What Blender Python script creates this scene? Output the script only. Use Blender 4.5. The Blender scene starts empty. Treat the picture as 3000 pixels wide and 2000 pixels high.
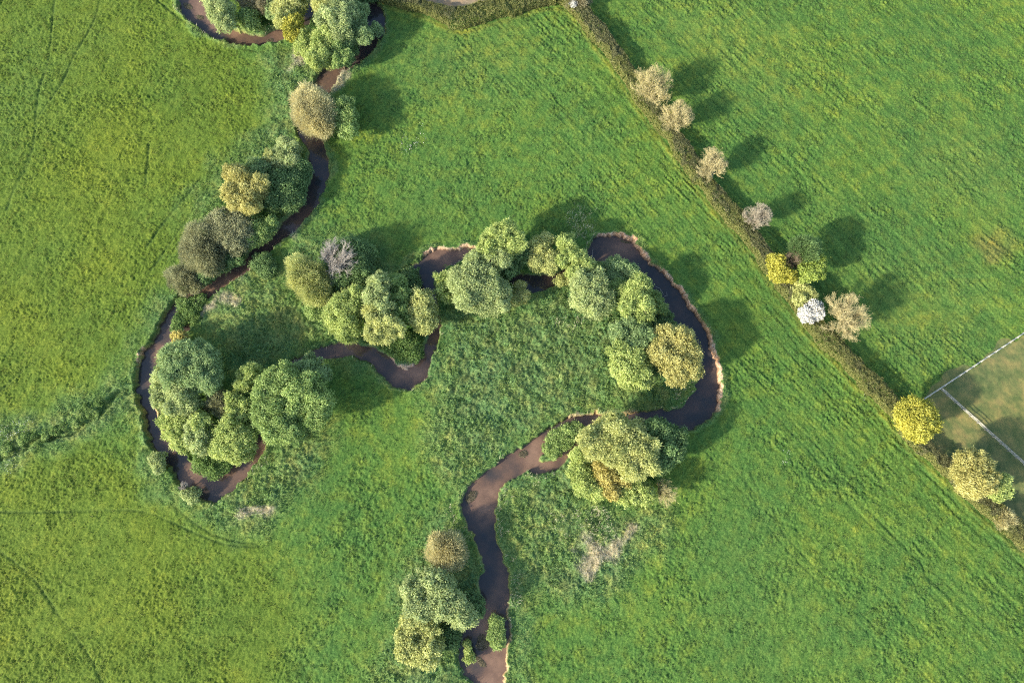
import bpy, math, random
import numpy as np

# ------------------------------------------------------------------ camera, sky, sun, exposure
scene = bpy.context.scene
col = scene.collection
R = math.radians
H = 133.0                 # drone height above the meadow, metres
TILT = 12.0               # degrees off straight down
cam_d = bpy.data.cameras.new('camera')
cam_d.sensor_width = 36.0
cam_d.lens = 24.0
cam_d.clip_start = 1.0
cam_d.clip_end = 12000.0
cam = bpy.data.objects.new('camera', cam_d)
cam.location = (0, 0, H)
cam.rotation_euler = (R(TILT), 0, 0)
col.objects.link(cam)
scene.camera = cam

SUN_EL = 26.0
SUN_AZ = math.atan2(-0.88, -0.47)        # light comes from the lower left of the picture (unit-circle x, y)
sdx, sdy = -0.88, -0.47
world = bpy.data.worlds.new('World')
scene.world = world
world.use_nodes = True
wt = world.node_tree
bg = wt.nodes['Background']
sky = wt.nodes.new('ShaderNodeTexSky')
sky.sky_type = 'NISHITA'
sky.sun_disc = False
sky.sun_elevation = R(SUN_EL)
sky.sun_rotation = math.atan2(sdx, sdy) % (2 * math.pi)
sky.dust_density = 1.6
wt.links.new(sky.outputs[0], bg.inputs[0])
bg.inputs[1].default_value = 0.15

sun_d = bpy.data.lights.new('sun', 'SUN')
sun_d.energy = 3.4
sun_d.angle = R(2.2)
sun_d.color = (1.0, 0.91, 0.74)
sun = bpy.data.objects.new('sun', sun_d)
from mathutils import Vector
ln = math.hypot(sdx, sdy)
to_sun = Vector((sdx / ln * math.cos(R(SUN_EL)), sdy / ln * math.cos(R(SUN_EL)), math.sin(R(SUN_EL))))
sun.rotation_euler = to_sun.to_track_quat('Z', 'Y').to_euler()
sun.location = (-60, -40, 60)
col.objects.link(sun)

vs = scene.view_settings
vs.view_transform = 'Standard'
vs.look = 'None'
vs.gamma = 1.0
vs.exposure = 1.53
scene.cycles.use_denoising = False
scene.cycles.filter_width = 1.15

# ------------------------------------------------------------------ helpers
rng = np.random.default_rng(7)
CT, ST = math.cos(R(TILT)), math.sin(R(TILT))

def P(px, py, z=0.0):
    """photo pixel (3000x2000) -> point on the level z"""
    a = (px - 1500) / 2000.0
    b = -(py - 1000) / 2000.0
    yy = b * CT + ST
    zz = b * ST - CT
    k = (H - z) / -zz
    return np.array([a * k, yy * k, z])

def pxm(px, py, z=0.0):
    """metres per photo pixel there"""
    b = -(py - 1000) / 2000.0
    return (H - z) / (CT - b * ST) / 2000.0

def pix(x, y, z=0.0):
    """world -> photo pixel, arrays"""
    zc = z - H
    yc = y * CT + zc * ST
    d = -(-y * ST + zc * CT)
    return 1500 + 2000 * x / d, 1000 - 2000 * yc / d

_tabs = {}
def vnoise(x, y, s, seed):
    """smooth value noise in 0..1 with cell size s metres"""
    if seed not in _tabs:
        _tabs[seed] = np.random.default_rng(1000 + seed).random((256, 256)).astype(np.float32)
    t = _tabs[seed]
    u = x / s + 1000.37; v = y / s + 1000.71
    iu = np.floor(u).astype(np.int64); iv = np.floor(v).astype(np.int64)
    fu = (u - iu).astype(np.float32); fv = (v - iv).astype(np.float32)
    fu = fu * fu * (3 - 2 * fu); fv = fv * fv * (3 - 2 * fv)
    a0 = iu & 255; a1 = (iu + 1) & 255; b0 = iv & 255; b1 = (iv + 1) & 255
    return (t[a0, b0] * (1 - fu) + t[a1, b0] * fu) * (1 - fv) + (t[a0, b1] * (1 - fu) + t[a1, b1] * fu) * fv

def sstep(a, b, x):
    t = np.clip((x - a) / (b - a), 0, 1)
    return t * t * (3 - 2 * t)

def tag(o, label=None, cat=None, group=None, kind=None):
    if label: o['label'] = label
    if cat: o['category'] = cat
    if group: o['group'] = group
    if kind: o['kind'] = kind
    return o

def mesh_obj(name, verts, faces, mat, parent=None, smooth=False, attrs=None):
    """verts (N,3) float, faces (M,k) int; attrs {name: (domain, array)}"""
    me = bpy.data.meshes.new(name)
    v = np.asarray(verts, np.float32); f = np.asarray(faces, np.int32)
    me.vertices.add(len(v)); me.vertices.foreach_set('co', v.ravel())
    k = f.shape[1]
    me.loops.add(f.size); me.loops.foreach_set('vertex_index', f.ravel())
    me.polygons.add(len(f))
    me.polygons.foreach_set('loop_start', np.arange(0, f.size, k, dtype=np.int32))
    if smooth:
        me.polygons.foreach_set('use_smooth', np.ones(len(f), bool))
    for an, (dom, arr) in (attrs or {}).items():
        arr = np.asarray(arr, np.float32)
        if arr.ndim == 1:
            at = me.attributes.new(an, 'FLOAT', dom); at.data.foreach_set('value', arr)
        else:
            at = me.attributes.new(an, 'FLOAT_COLOR', dom); at.data.foreach_set('color', arr.ravel())
    me.update(calc_edges=True)
    if mat: me.materials.append(mat)
    o = bpy.data.objects.new(name, me)
    col.objects.link(o)
    if parent: o.parent = parent
    return o

def empty(name, loc):
    o = bpy.data.objects.new(name, None)
    o.empty_display_size = 0.5
    o.location = tuple(float(c) for c in loc)
    col.objects.link(o)
    return o

# crops used when reading positions off the photograph: (x0, y0, scale)
CR = dict(A=(400, 0), B=(400, 450), C=(300, 950), D=(1000, 600), E=(1500, 650), F=(1300, 1150), G=(1000, 1466),
          J=(1650, 0), K=(1900, 400), L=(2200, 750), M=(2200, 1100), N=(1050, 0), O=(0, 0), Q=(0, 1466), S=(0, 0))
def cr(k, pts):
    s = 1 / 2.936
    if k == 'Hh':
        x0, y0, s = 0, 1050, 1 / 3.92
    elif k == 'S':
        x0, y0, s = 0, 0, 1
    else:
        x0, y0 = CR[k]
    return [(x0 + p[0] * s, y0 + p[1] * s) + tuple(q * s for q in p[2:]) for p in pts]

def smooth_line(pts, sub=4):
    p = np.array(pts, float); out = []
    n = len(p)
    for i in range(n - 1):
        p0 = p[max(i - 1, 0)]; p1 = p[i]; p2 = p[i + 1]; p3 = p[min(i + 2, n - 1)]
        for j in range(sub):
            t = j / sub
            out.append(0.5 * (2 * p1 + (p2 - p0) * t + (2 * p0 - 5 * p1 + 4 * p2 - p3) * t * t + (3 * p1 - p0 - 3 * p2 + p3) * t ** 3))
    out.append(p[-1])
    return np.array(out)

# ------------------------------------------------------------------ materials
def new_mat(name):
    m = bpy.data.materials.new(name); m.use_nodes = True
    nt = m.node_tree
    return m, nt, nt.nodes['Principled BSDF'], nt.nodes['Material Output']

def ramp(nt, fac, stops):
    r = nt.nodes.new('ShaderNodeValToRGB')
    while len(r.color_ramp.elements) < len(stops): r.color_ramp.elements.new(0.5)
    for e, (p, c) in zip(r.color_ramp.elements, stops):
        e.position = p; e.color = tuple(c) + (1,)
    nt.links.new(fac, r.inputs[0])
    return r.outputs[0]

def mixc(nt, fac, a, b, mode='MIX'):
    m = nt.nodes.new('ShaderNodeMix'); m.data_type = 'RGBA'; m.blend_type = mode
    for s, val in ((m.inputs[0], fac), (m.inputs[6], a), (m.inputs[7], b)):
        if hasattr(val, 'is_linked'): nt.links.new(val, s)
        elif isinstance(val, (int, float)): s.default_value = val
        else: s.default_value = tuple(val) + (1,)
    return m.outputs[2]

def noise(nt, scale, detail=3, rough=0.6, vec=None, map_scale=None, rot=0):
    n = nt.nodes.new('ShaderNodeTexNoise'); n.inputs['Scale'].default_value = scale
    n.inputs['Detail'].default_value = detail; n.inputs['Roughness'].default_value = rough
    tc = nt.nodes.new('ShaderNodeTexCoord')
    if map_scale or rot:
        mp = nt.nodes.new('ShaderNodeMapping')
        mp.inputs['Scale'].default_value = map_scale or (1, 1, 1)
        mp.inputs['Rotation'].default_value = (0, 0, rot)
        nt.links.new(tc.outputs['Object'], mp.inputs[0]); nt.links.new(mp.outputs[0], n.inputs[0])
    else:
        nt.links.new(tc.outputs['Object'], n.inputs[0])
    return n.outputs[0]

_leafm = {}
def leaf_mat(name, dark, light, trans=0.50, rough=0.6):
    """leaves: colour runs from dark to light by a random value stored on each leaf"""
    if name in _leafm: return _leafm[name]
    m, nt, pb, out = new_mat(name)
    at = nt.nodes.new('ShaderNodeAttribute'); at.attribute_name = 'v'
    mid = tuple((a + b) / 2 for a, b in zip(dark, light))
    c = ramp(nt, at.outputs['Fac'], [(0.0, dark), (0.5, mid), (1.0, light)])
    n = noise(nt, 0.6, 2)
    c = mixc(nt, n, mixc(nt, 1.0, c, (0.86, 0.92, 0.95), 'MULTIPLY'), mixc(nt, 1.0, c, (1.14, 1.08, 1.0), 'MULTIPLY'))
    nt.links.new(c, pb.inputs['Base Color'])
    pb.inputs['Roughness'].default_value = rough
    pb.inputs['Specular IOR Level'].default_value = 0.25
    tr = nt.nodes.new('ShaderNodeBsdfTranslucent'); nt.links.new(c, tr.inputs[0])
    mx = nt.nodes.new('ShaderNodeMixShader'); mx.inputs[0].default_value = trans
    nt.links.new(pb.outputs[0], mx.inputs[1]); nt.links.new(tr.outputs[0], mx.inputs[2])
    nt.links.new(mx.outputs[0], out.inputs[0])
    _leafm[name] = m
    return m

def bark_mat(name, a, b):
    m, nt, pb, out = new_mat(name)
    n = noise(nt, 7, 4)
    nt.links.new(ramp(nt, n, [(0.3, a), (0.7, b)]), pb.inputs['Base Color'])
    pb.inputs['Roughness'].default_value = 0.85
    return m

BARK = bark_mat('brown_bark', (0.10, 0.075, 0.05), (0.22, 0.17, 0.11))
BARK_TAN = bark_mat('pale_tan_bark', (0.33, 0.285, 0.135), (0.58, 0.51, 0.27))
BARK_GREY = bark_mat('dead_grey_wood', (0.20, 0.185, 0.16), (0.42, 0.39, 0.345))

LEAF = {
 'sage': ((0.232, 0.296, 0.122), (0.626, 0.708, 0.325)),
 'blue': ((0.165, 0.254, 0.106), (0.437, 0.566, 0.248)),
 'olive': ((0.271, 0.311, 0.104), (0.750, 0.766, 0.319)),
 'green': ((0.174, 0.267, 0.079), (0.487, 0.615, 0.220)),
 'dark': ((0.095, 0.168, 0.062), (0.280, 0.414, 0.157)),
 'bright': ((0.234, 0.314, 0.085), (0.638, 0.718, 0.262)),
 'yellow': ((0.290, 0.290, 0.035), (0.700, 0.670, 0.150)),
 'lime': ((0.190, 0.270, 0.040), (0.480, 0.570, 0.150)),
 'gold': ((0.307, 0.292, 0.085), (0.700, 0.668, 0.276)),
 'orange': ((0.310, 0.270, 0.070), (0.680, 0.610, 0.220)),
 'tan': ((0.360, 0.330, 0.165), (0.740, 0.690, 0.380)),
 'brown': ((0.210, 0.190, 0.115), (0.480, 0.450, 0.280)),
 'white': ((0.340, 0.340, 0.300), (0.700, 0.690, 0.640)),
 'herb': ((0.078, 0.150, 0.037), (0.280, 0.410, 0.125)),
 'straw': ((0.380, 0.350, 0.240), (0.780, 0.730, 0.560)),
 'greyolive': ((0.178, 0.190, 0.098), (0.460, 0.471, 0.265)),
 'rank': ((0.105, 0.155, 0.045), (0.320, 0.400, 0.150)),
 'hedge_brown': ((0.078, 0.085, 0.040), (0.250, 0.255, 0.115)),
 'hedge_olive': ((0.090, 0.100, 0.035), (0.270, 0.280, 0.100)),
 'hedge_sunlit_yellow': ((0.115, 0.130, 0.038), (0.310, 0.320, 0.110)),  # yellowish leaf tint, also used to paint the sunlit flank
}
def LM(k):
    if k == 'white': return leaf_mat('leaf_' + k, *LEAF[k], trans=0.1)
    return leaf_mat('leaf_' + k, *LEAF[k])

# ------------------------------------------------------------------ the stream: centre lines with widths, read off the photo
streams = [
 cr('A', [(390,-200,200),(450,-30,200),(500,80,205),(590,180,185),(700,270,150),(830,322,120),(960,345,118),(1080,357,95),(1180,320,125),(1280,290,110),
          (1400,220,110),(1480,110,100),(1500,0,100),(1510,-250,100)]),
 cr('A', [(1880,-300,170),(1930,-60,170),(1980,40,170),(2050,140,155),(2060,220,150),(2050,300,145),(1985,395,150),(1930,460,140),(1850,540,105),
          (1740,600,100),(1650,660,165),(1600,740,155),(1560,820,155),(1490,900,150),(1430,980,130),(1420,1060,110),(1470,1150,125),(1535,1230,130)]) +
 cr('B', [(1560,-1,150),(1578,90,155),(1582,150,150),(1560,260,135),(1520,370,125),(1478,470,105),(1400,550,120),(1310,635,125),(1225,712,120),
          (1120,800,118),(1020,885,115),(930,970,105),(800,1060,110),(700,1125,115),(620,1180,100),(540,1205,75),(450,1225,80),(375,1290,85),(315,1380,105),(265,1480,108)]) +
 cr('C', [(534,100,125),(480,190,130),(422,280,140),(382,380,130),(365,480,130),(370,580,115),(403,700,100),(430,800,110),(463,900,135),(515,1010,150),
          (600,1120,150),(690,1220,160),(770,1330,190),(870,1400,190),(960,1410,215),(1060,1360,200),(1160,1275,160),(1250,1190,130),(1330,1090,110),
          (1370,990,90),(1330,850,80),(1320,720,80),(1400,600,80),(1520,480,80),(1640,370,80),(1740,300,70),(1820,270,90),(1930,248,108),(2030,215,130),
          (2130,205,120),(2230,235,118),(2340,270,128)]) +
 cr('D', [(420,1430,155),(535,1505,160),(645,1462,160),(705,1370,130),(748,1280,85),(772,1190,75),(798,1110,78),(812,1030,66),(805,940,52),(802,860,46),
          (785,775,60),(742,695,115),(735,610,170),(775,530,200),(845,465,160),(940,460,120),(1030,425,90),(1120,420,90),(1220,455,90),(1330,520,100),
          (1440,590,100),(1530,640,115),(1610,680,132),(1700,680,138),(1790,650,115),(1880,610,75),(1970,575,62),(2060,540,70),(2130,480,80)]) +
 cr('E', [(690,290,110),(770,245,200),(870,240,250),(975,285,245),(1075,365,170),(1185,460,150),(1295,560,158),(1385,670,168),(1455,785,175),(1540,900,185),
          (1600,1000,170),(1640,1120,150),(1682,1230,138),(1690,1350,158),(1670,1460,190),(1640,1560,225)]) +
 cr('F', [(2130,190,225),(2015,238,190),(1880,210,118),(1740,218,112),(1600,238,110),(1460,250,112),(1320,250,118),(1200,242,98),(1080,262,78),(990,312,80),
          (910,365,100),(810,460,150),(685,580,190),(550,650,172),(440,740,190),(355,840,225),(300,950,290),(320,1080,240),(350,1200,185),(387,1320,165),
          (420,1440,165)]) +
 cr('G', [(1333,640,210),(1312,740,250),(1330,830,215),(1315,920,200),(1310,1020,240),(1310,1120,280),(1240,1190,400),(1215,1270,420),(1215,1350,390),
          (1255,1440,300),(1285,1568,200),(1285,1720,200),(1240,2000,200)]),
 cr('B', [(640,1190,70),(590,1260,55),(540,1340,52),(490,1420,50),(440,1500,60)]) + cr('C', [(660,80,70),(560,130,90)]),
 cr('F', [(1400,270,90),(1330,300,85),(1260,350,72),(1180,415,78),(1100,470,80),(1030,545,80),(960,612,88),(870,640,90),(760,640,80)]),
 cr('D', [(680,515,70),(600,540,40),(530,590,26)]),
 cr('E', [(760,200,150),(900,185,120),(1000,215,120)]),
]
islands = [(cr('G', [(1335,1065,128),(1340,1205,132)])), (cr('G', [(1082,1215,60),(1095,1290,60),(1108,1350,92)]))]
ditch = cr('Hh', [(1620,335,40),(1500,365,48),(1330,430,60),(1230,540,62),(1150,640,60),(1000,740,58),(820,840,58),(620,900,55),(400,960,58),(200,1060,62),(0,1130,66),(-300,1240,66)])
hedge_line = (cr('J', [(-160,-90,120),(-60,-30,140),(60,30,150),(170,150,140),(300,320,140),(420,470,140),(520,620,140),(650,800,150),(760,980,150),(860,1110,150),(960,1230,140),(1050,1380,150)])
              + cr('K', [(400,320,150),(490,430,145),(590,560,150),(680,670,150),(780,770,150),(860,880,150),(950,1000,140),(1020,1110,130),(1110,1230,140),(1190,1350,140),(1290,1470,130)])
              + cr('L', [(560,650,150),(700,790,150),(820,900,150),(905,1000,160),(1000,1090,160),(1105,1190,160),(1190,1290,150),(1290,1420,140)])
              + cr('M', [(1330,480,140),(1450,600,140),(1560,700,140),(1680,810,140),(1790,910,150),(1900,1030,150),(2030,1130,170),(2160,1240,170),(2260,1340,160),(2349,1430,150),(2600,1680,150)]))
hedge_top = cr('N', [(-120,-120,90),(60,-60,90),(200,-15,100),(330,20,110),(500,65,110),(650,110,125),(760,155,150),(860,180,190),(990,150,200),(1150,105,190),(1300,75,170),(1450,35,150),(1600,5,140),(1700,10,140)])

def line_world(pts, z=0.0, sub=3):
    p = smooth_line(pts, sub)
    w = np.array([P(a, b, z) for a, b in p[:, :2]])
    hw = np.array([r * pxm(a, b, z) / 2 for a, b, r in p])
    return w[:, :2], hw

# ------------------------------------------------------------------ the ground grid (one sheet out to the horizon)
SP = 0.17
def axis(lo, hi):
    core = np.arange(lo, hi, SP)
    def grow(s0, n, f):
        s = [s0]
        for _ in range(n - 1): s.append(s[-1] * f)
        return np.cumsum(s)
    g = grow(0.4, 60, 1.14)
    return np.concatenate([lo - g[::-1], core, core[-1] + g])
gx = axis(-116, 116); gy = axis(-37, 108)
NX, NY = len(gx), len(gy)
X, Y = np.meshgrid(gx, gy, indexing='ij')
X = X.astype(np.float64); Y = Y.astype(np.float64)

def seg_field(lines, init=50.0, margin=7.0, signed=True):
    """distance (minus half width) to a set of polylines on the grid"""
    F = np.full(X.shape, init, np.float32)
    for w, hw in lines:
        for i in range(len(w) - 1):
            a, b = w[i], w[i + 1]
            m = margin + max(hw[i], hw[i + 1])
            i0, i1 = np.searchsorted(gx, [min(a[0], b[0]) - m, max(a[0], b[0]) + m])
            j0, j1 = np.searchsorted(gy, [min(a[1], b[1]) - m, max(a[1], b[1]) + m])
            if i1 <= i0 or j1 <= j0: continue
            xs = X[i0:i1, j0:j1]; ys = Y[i0:i1, j0:j1]
            d = b - a; L2 = max(d @ d, 1e-6)
            t = np.clip(((xs - a[0]) * d[0] + (ys - a[1]) * d[1]) / L2, 0, 1)
            dist = np.hypot(xs - a[0] - t * d[0], ys - a[1] - t * d[1]) - (hw[i] * (1 - t) + hw[i + 1] * t)
            F[i0:i1, j0:j1] = np.minimum(F[i0:i1, j0:j1], dist)
    return F

ZW = -0.85
sdf = seg_field([line_world(s, -0.7) for s in streams])
isl = seg_field([line_world(s, -0.4) for s in islands])
sdf = np.maximum(sdf, -isl)
wob = (vnoise(X, Y, 1.3, 1) - 0.5) * 0.65 + (vnoise(X, Y, 0.5, 2) - 0.5) * 0.5
sdf = sdf + wob
dit = seg_field([line_world(ditch)]) + wob * 0.6
hdg = seg_field([line_world(hedge_line), line_world(hedge_top)])
PX, PY = pix(X, Y)

# masks drawn in a small raster over the photo's frame, blurred, then sampled
def raster_mask(polys, blur):
    q = 8.0; x0, y0 = -400, -400
    W_, H_ = int(3800 / q), int(2800 / q)
    cx, cy = np.meshgrid(x0 + (np.arange(W_) + .5) * q, y0 + (np.arange(H_) + .5) * q, indexing='ij')
    M = np.zeros((W_, H_), np.float32)
    for poly in polys:
        p = np.array(poly, float); ins = np.zeros(M.shape, bool)
        for i in range(len(p)):
            (xa, ya), (xb, yb) = p[i - 1], p[i]
            if ya == yb: continue
            c = ((ya > cy) != (yb > cy)) & (cx < (xb - xa) * (cy - ya) / (yb - ya) + xa)
            ins ^= c
        M[ins] = 1
    k = max(1, int(blur / q))
    for _ in range(2):
        for ax in (0, 1):
            acc = np.zeros_like(M)
            for s in range(-k, k + 1): acc += np.roll(M, s, ax)
            M = acc / (2 * k + 1)
    jx = PX + (vnoise(X, Y, 3.0, 60) - .5) * 60; jy = PY + (vnoise(X, Y, 3.0, 61) - .5) * 60
    u = np.clip((jx - x0) / q - .5, 0, W_ - 1.001); v = np.clip((jy - y0) / q - .5, 0, H_ - 1.001)
    iu = u.astype(int); iv = v.astype(int); fu = u - iu; fv = v - iv
    return ((M[iu, iv] * (1 - fu) + M[iu + 1, iv] * fu) * (1 - fv) + (M[iu, iv + 1] * (1 - fu) + M[iu + 1, iv + 1] * fu) * fv).astype(np.float32)

rough_polys = [
 [(1290,950),(1290,880),(1400,910),(1560,890),(1700,930),(1800,960),(1830,1110),(1920,1170),(2020,1190),(1850,1200),(1700,1215),(1620,1240),(1500,1310),(1420,1370),(1350,1450),(1290,1380),(1270,1290),(1250,1200),(1270,1100)],
 [(1480,1430),(1680,1350),(1720,1480),(1980,1490),(1960,1560),(1860,1640),(1800,1740),(1700,1770),(1600,1740),(1500,1720),(1480,1600),(1460,1520)],
 [(700,760),(790,770),(860,840),(920,900),(980,980),(930,1020),(860,1060),(700,1080),(640,980),(580,970),(560,930),(620,850)],
 [(770,130),(880,150),(940,200),(935,260),(870,320),(880,420),(800,470),(700,500),(600,630),(540,640),(640,500),(770,400),(815,300),(800,200)],
 [(750,1360),(790,1290),(930,1250),(990,1250),(900,1420),(800,1540),(690,1560),(580,1510),(700,1440)],
 [(0,1262),(150,1212),(330,1135),(420,1115),(430,1240),(350,1215),(170,1285),(0,1370),(-200,1430),(-200,1310)],
 [(1040,2080),(1100,1960),(1150,1850),(1190,1650),(1270,1540),(1340,1480),(1370,1600),(1420,1750),(1350,1850),(1370,2080)],
 [(480,870),(540,840),(500,960),(420,1050),(400,1130),(380,1080),(440,950)],
 [(400,1330),(450,1330),(520,1420),(600,1480),(560,1500),(450,1440)],
 [(1480,1700),(1560,1700),(1540,1900),(1530,2060),(1480,2060),(1500,1850)],
 [(830,690),(1080,680),(1180,780),(1000,860),(870,780)],
 [(1100,1020),(1160,1050),(1260,1040),(1250,1090),(1180,1130),(1020,1060),(960,1080),(980,1010)],
 [(1560,780),(1800,880),(1960,950),(2000,1180),(1900,1190),(1800,1000),(1600,920)],
]
yellow_polys = [[(-400,-400),(560,-400),(520,30),(700,150),(800,170),(800,400),(560,640),(480,880),(380,1080),(0,1260),(-400,1400)],
                [(-400,1420),(0,1380),(330,1250),(420,1420),(600,1540),(760,1600),(900,1750),(700,2400),(-400,2400)]]
paddock_polys = [[(2640,1200),(2695,1168),(3000,968),(3400,705),(3400,1950),(3000,1600),(2900,1510),(2760,1350)]]
tan_polys = [[(1180,-60),(1225,-4),(1290,22),(1345,32),(1400,20),(1470,-10),(1500,-60),(1500,-400),(1100,-400)]]
dry_polys = [cr('F', [(1190,1290),(1240,1260),(1300,1290),(1420,1290),(1460,1340),(1430,1430),(1380,1480),(1370,1540),(1290,1568),(1190,1568),(1180,1500),(1230,1440)]),
             cr('F', [(1440,1330),(1540,1180),(1600,1110),(1640,1100),(1620,1160),(1560,1220),(1500,1310)]),
             cr('A', [(1640,800),(1700,690),(1790,600),(1860,560),(1840,620),(1760,720),(1720,800)]),
             cr('B', [(540,1340),(640,1230),(700,1220),(680,1300),(600,1420),(540,1430)]), cr('B', [(790,1200),(840,1210),(830,1300),(780,1310)]),
             [(705,1495),(760,1480),(800,1500),(740,1520)], cr('D', [(430,1330),(520,1370),(620,1370),(600,1410),(520,1420),(440,1380)]), cr('A', [(1290,470),(1400,440),(1450,540),(1380,560)]),
             cr('B', [(1480,580),(1420,650),(1380,690),(1300,700),(1400,620)]), cr('B', [(980,940),(880,1040),(850,1070),(940,1000)])]
lush_polys = [[(1100,560),(1300,560),(1500,640),(1650,640),(1700,700),(1500,760),(1200,760),(1000,700)],
              [(2250,560),(2650,640),(2750,880),(2600,950),(2300,800)], [(2650,350),(3000,500),(3000,760),(2750,700)],
              [(-100,200),(250,60),(330,0),(420,0),(300,140),(150,240),(60,420),(-100,480)], [(2000,1500),(2300,1500),(2500,2000),(2100,2000)],
              [(2840,1060),(2960,1000),(3000,1010),(2900,1120),(2760,1160)], [(2950,1210),(3050,1210),(3050,1350),(2960,1330)]]
pale_polys = [[(1300,80),(1400,40),(1620,60),(1500,220),(1330,300),(1100,260),(1200,180)], [(2500,820),(2850,820),(2950,950),(2700,1080),(2550,980)],
              [(2650,380),(2900,400),(2980,560),(2800,560),(2650,450)], [(1900,40),(2100,0),(2400,240),(2300,300),(2050,200)]]

rough = raster_mask(rough_polys, 34)
brownp = raster_mask([[(2860,690),(2920,680),(2975,700),(2980,745),(2930,770),(2870,765),(2850,730)]], 22)
yellow = raster_mask(yellow_polys, 60)
paddock = raster_mask(paddock_polys, 2)
# crisp paddock edge
paddock = sstep(0.4, 0.6, paddock)
tanf = sstep(0.3, 0.7, raster_mask(tan_polys, 10))
dry = raster_mask(dry_polys, 9)
lush = raster_mask(lush_polys, 90)
pale = raster_mask(pale_polys, 90)
rough = np.maximum(rough, sstep(1.6, 0.5, sdf + (vnoise(X, Y, 4, 3) - .5) * 2.4) * 0.7)
rough = np.maximum(rough, sstep(1.9, 0.6, dit) * 0.9)
rough = np.clip(rough, 0, 1)

# earth banks that face the light (the outer bends), cut clean
earth_lines = [
 (cr('E', [(770,110),(850,103),(960,140),(1050,178),(1095,230),(1125,290),(1205,370),(1300,450),(1380,530),(1450,620),(1520,710),(1585,790),(1640,900),(1682,1020),(1712,1120),(1742,1240),(1768,1370),(1768,1480),(1752,1560)]), 1.5, 1.0),
 (cr('D', [(740,400),(850,398),(950,415),(985,420),(1050,378),(1110,378)]), 1.3, 0.95),
 (cr('F', [(2240,60),(2340,120),(2349,100)]), 1.2, 0.6),
 (cr('F', [(1480,190),(1560,190),(1640,178)]), 0.8, 0.5), (cr('F', [(1080,205),(1200,195),(1400,188)]), .7, .5),
 (cr('C', [(260,370),(290,290),(330,230)]), 1.2, 0.7),
 (cr('C', [(470,700),(520,850),(590,1000)]), 0.8, 0.6),
 (cr('G', [(1410,920),(1435,990),(1455,1060),(1445,1180),(1410,1260),(1415,1330),(1395,1450),(1385,1568)]), 0.8, 0.55),
 (cr('D', [(440,1345),(500,1385),(570,1405),(620,1385)]), 1.5, 1.0),
]
earth = np.zeros(X.shape, np.float32)
for pts, wid, amt in earth_lines:
    f = seg_field([line_world([(a, b, 1.0) for a, b in pts], -0.3)])
    earth = np.maximum(earth, amt * sstep(wid, wid * 0.5, f + wob * 0.8))
earth_bank = earth * sstep(0.62, 0.36, sdf + (vnoise(X, Y, 0.9, 9) - .5) * .7)
bank_w = 0.24 + 0.16 * earth * vnoise(X, Y, 1.6, 6) + 0.22 * vnoise(X, Y, 2.0, 5)

# relief
Z = (vnoise(X, Y, 55, 11) - .5) * 0.8 + (vnoise(X, Y, 18, 12) - .5) * 0.18
hx = np.interp(Y, *(lambda w: (w[::-1, 1], w[::-1, 0]))(line_world(hedge_line)[0])) if False else None
hw_, _ = line_world(hedge_line)
order = np.argsort(hw_[:, 1])
hedge_x = np.interp(Y, hw_[order, 1], hw_[order, 0])
right_of = sstep(-1.0, 1.0, X - hedge_x) * (1 - tanf)
east = sstep(-14, 6, X - (hedge_x - 24))          # the drilled part of the fields runs along the hedge
ang = math.atan2(-1.12, 1.0)
ca, sa = math.cos(ang), math.sin(ang)
warp = (vnoise(X, Y, 26, 30) - .5) * 1.6
U = X * ca + Y * sa; V = -X * sa + Y * ca + warp
rows = vnoise(U, V, 1.0, 33) * 0
def aniso(su, sv, seed): return vnoise(U / su, V / sv, 1.0, seed)
row_n = aniso(5.0, 0.62, 34) * 0.6 + aniso(2.2, 0.36, 35) * 0.4 - .5
drill = np.sin(V * (2 * math.pi / .82) + (vnoise(X, Y, 6, 37) - .5) * 5) * sstep(.35, .65, vnoise(X, Y, 11, 38)) * (.4 + .6 * vnoise(X, Y, 1.2, 39))
row_n = row_n + drill * .16
ang2 = math.atan2(1.5, 1.0); c2, s2 = math.cos(ang2), math.sin(ang2)
U2 = X * c2 + Y * s2; V2 = -X * s2 + Y * c2
row_w = vnoise(U2 / 1.7, V2 / 0.45, 1.0, 36) - .5
tuft = rng.normal(0, .040, X.shape) + (vnoise(X, Y, 0.95, 40) - .5) * 0.10 + (vnoise(X, Y, 0.5, 41) - .5) * 0.13 + (vnoise(X, Y, 0.29, 42) - .5) * 0.20
patch = 0.60 + 0.75 * sstep(.3, .75, vnoise(X, Y, 6.5, 44) * .6 + vnoise(X, Y, 2.6, 45) * .4)
past = tuft * patch * 0.85 + row_n * 0.20 * np.clip(east + .25, 0, 1) * patch + row_w * 0.09 * (1 - east)
pad_n = (vnoise(X, Y, 0.6, 47) - .5) * 0.08 + (vnoise(X, Y, 2.2, 49) - .5) * 0.10 + rng.normal(0, .012, X.shape)
herb = 0.28 + (vnoise(X, Y, 1.5, 50) - .5) * 0.45 + (vnoise(X, Y, 0.62, 51) - .5) * 0.34 + (vnoise(X, Y, 0.33, 52) - .5) * 0.34 + rng.normal(0, .04, X.shape)
fine = past * (1 - paddock) + pad_n * paddock
fine = fine * (1 - tanf) + tanf * (vnoise(X, Y, .5, 48) - .5) * .06
# grass at the foot of bushes and in ground left ungrazed stands taller
surf = fine * (1 - rough) + herb * rough
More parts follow.
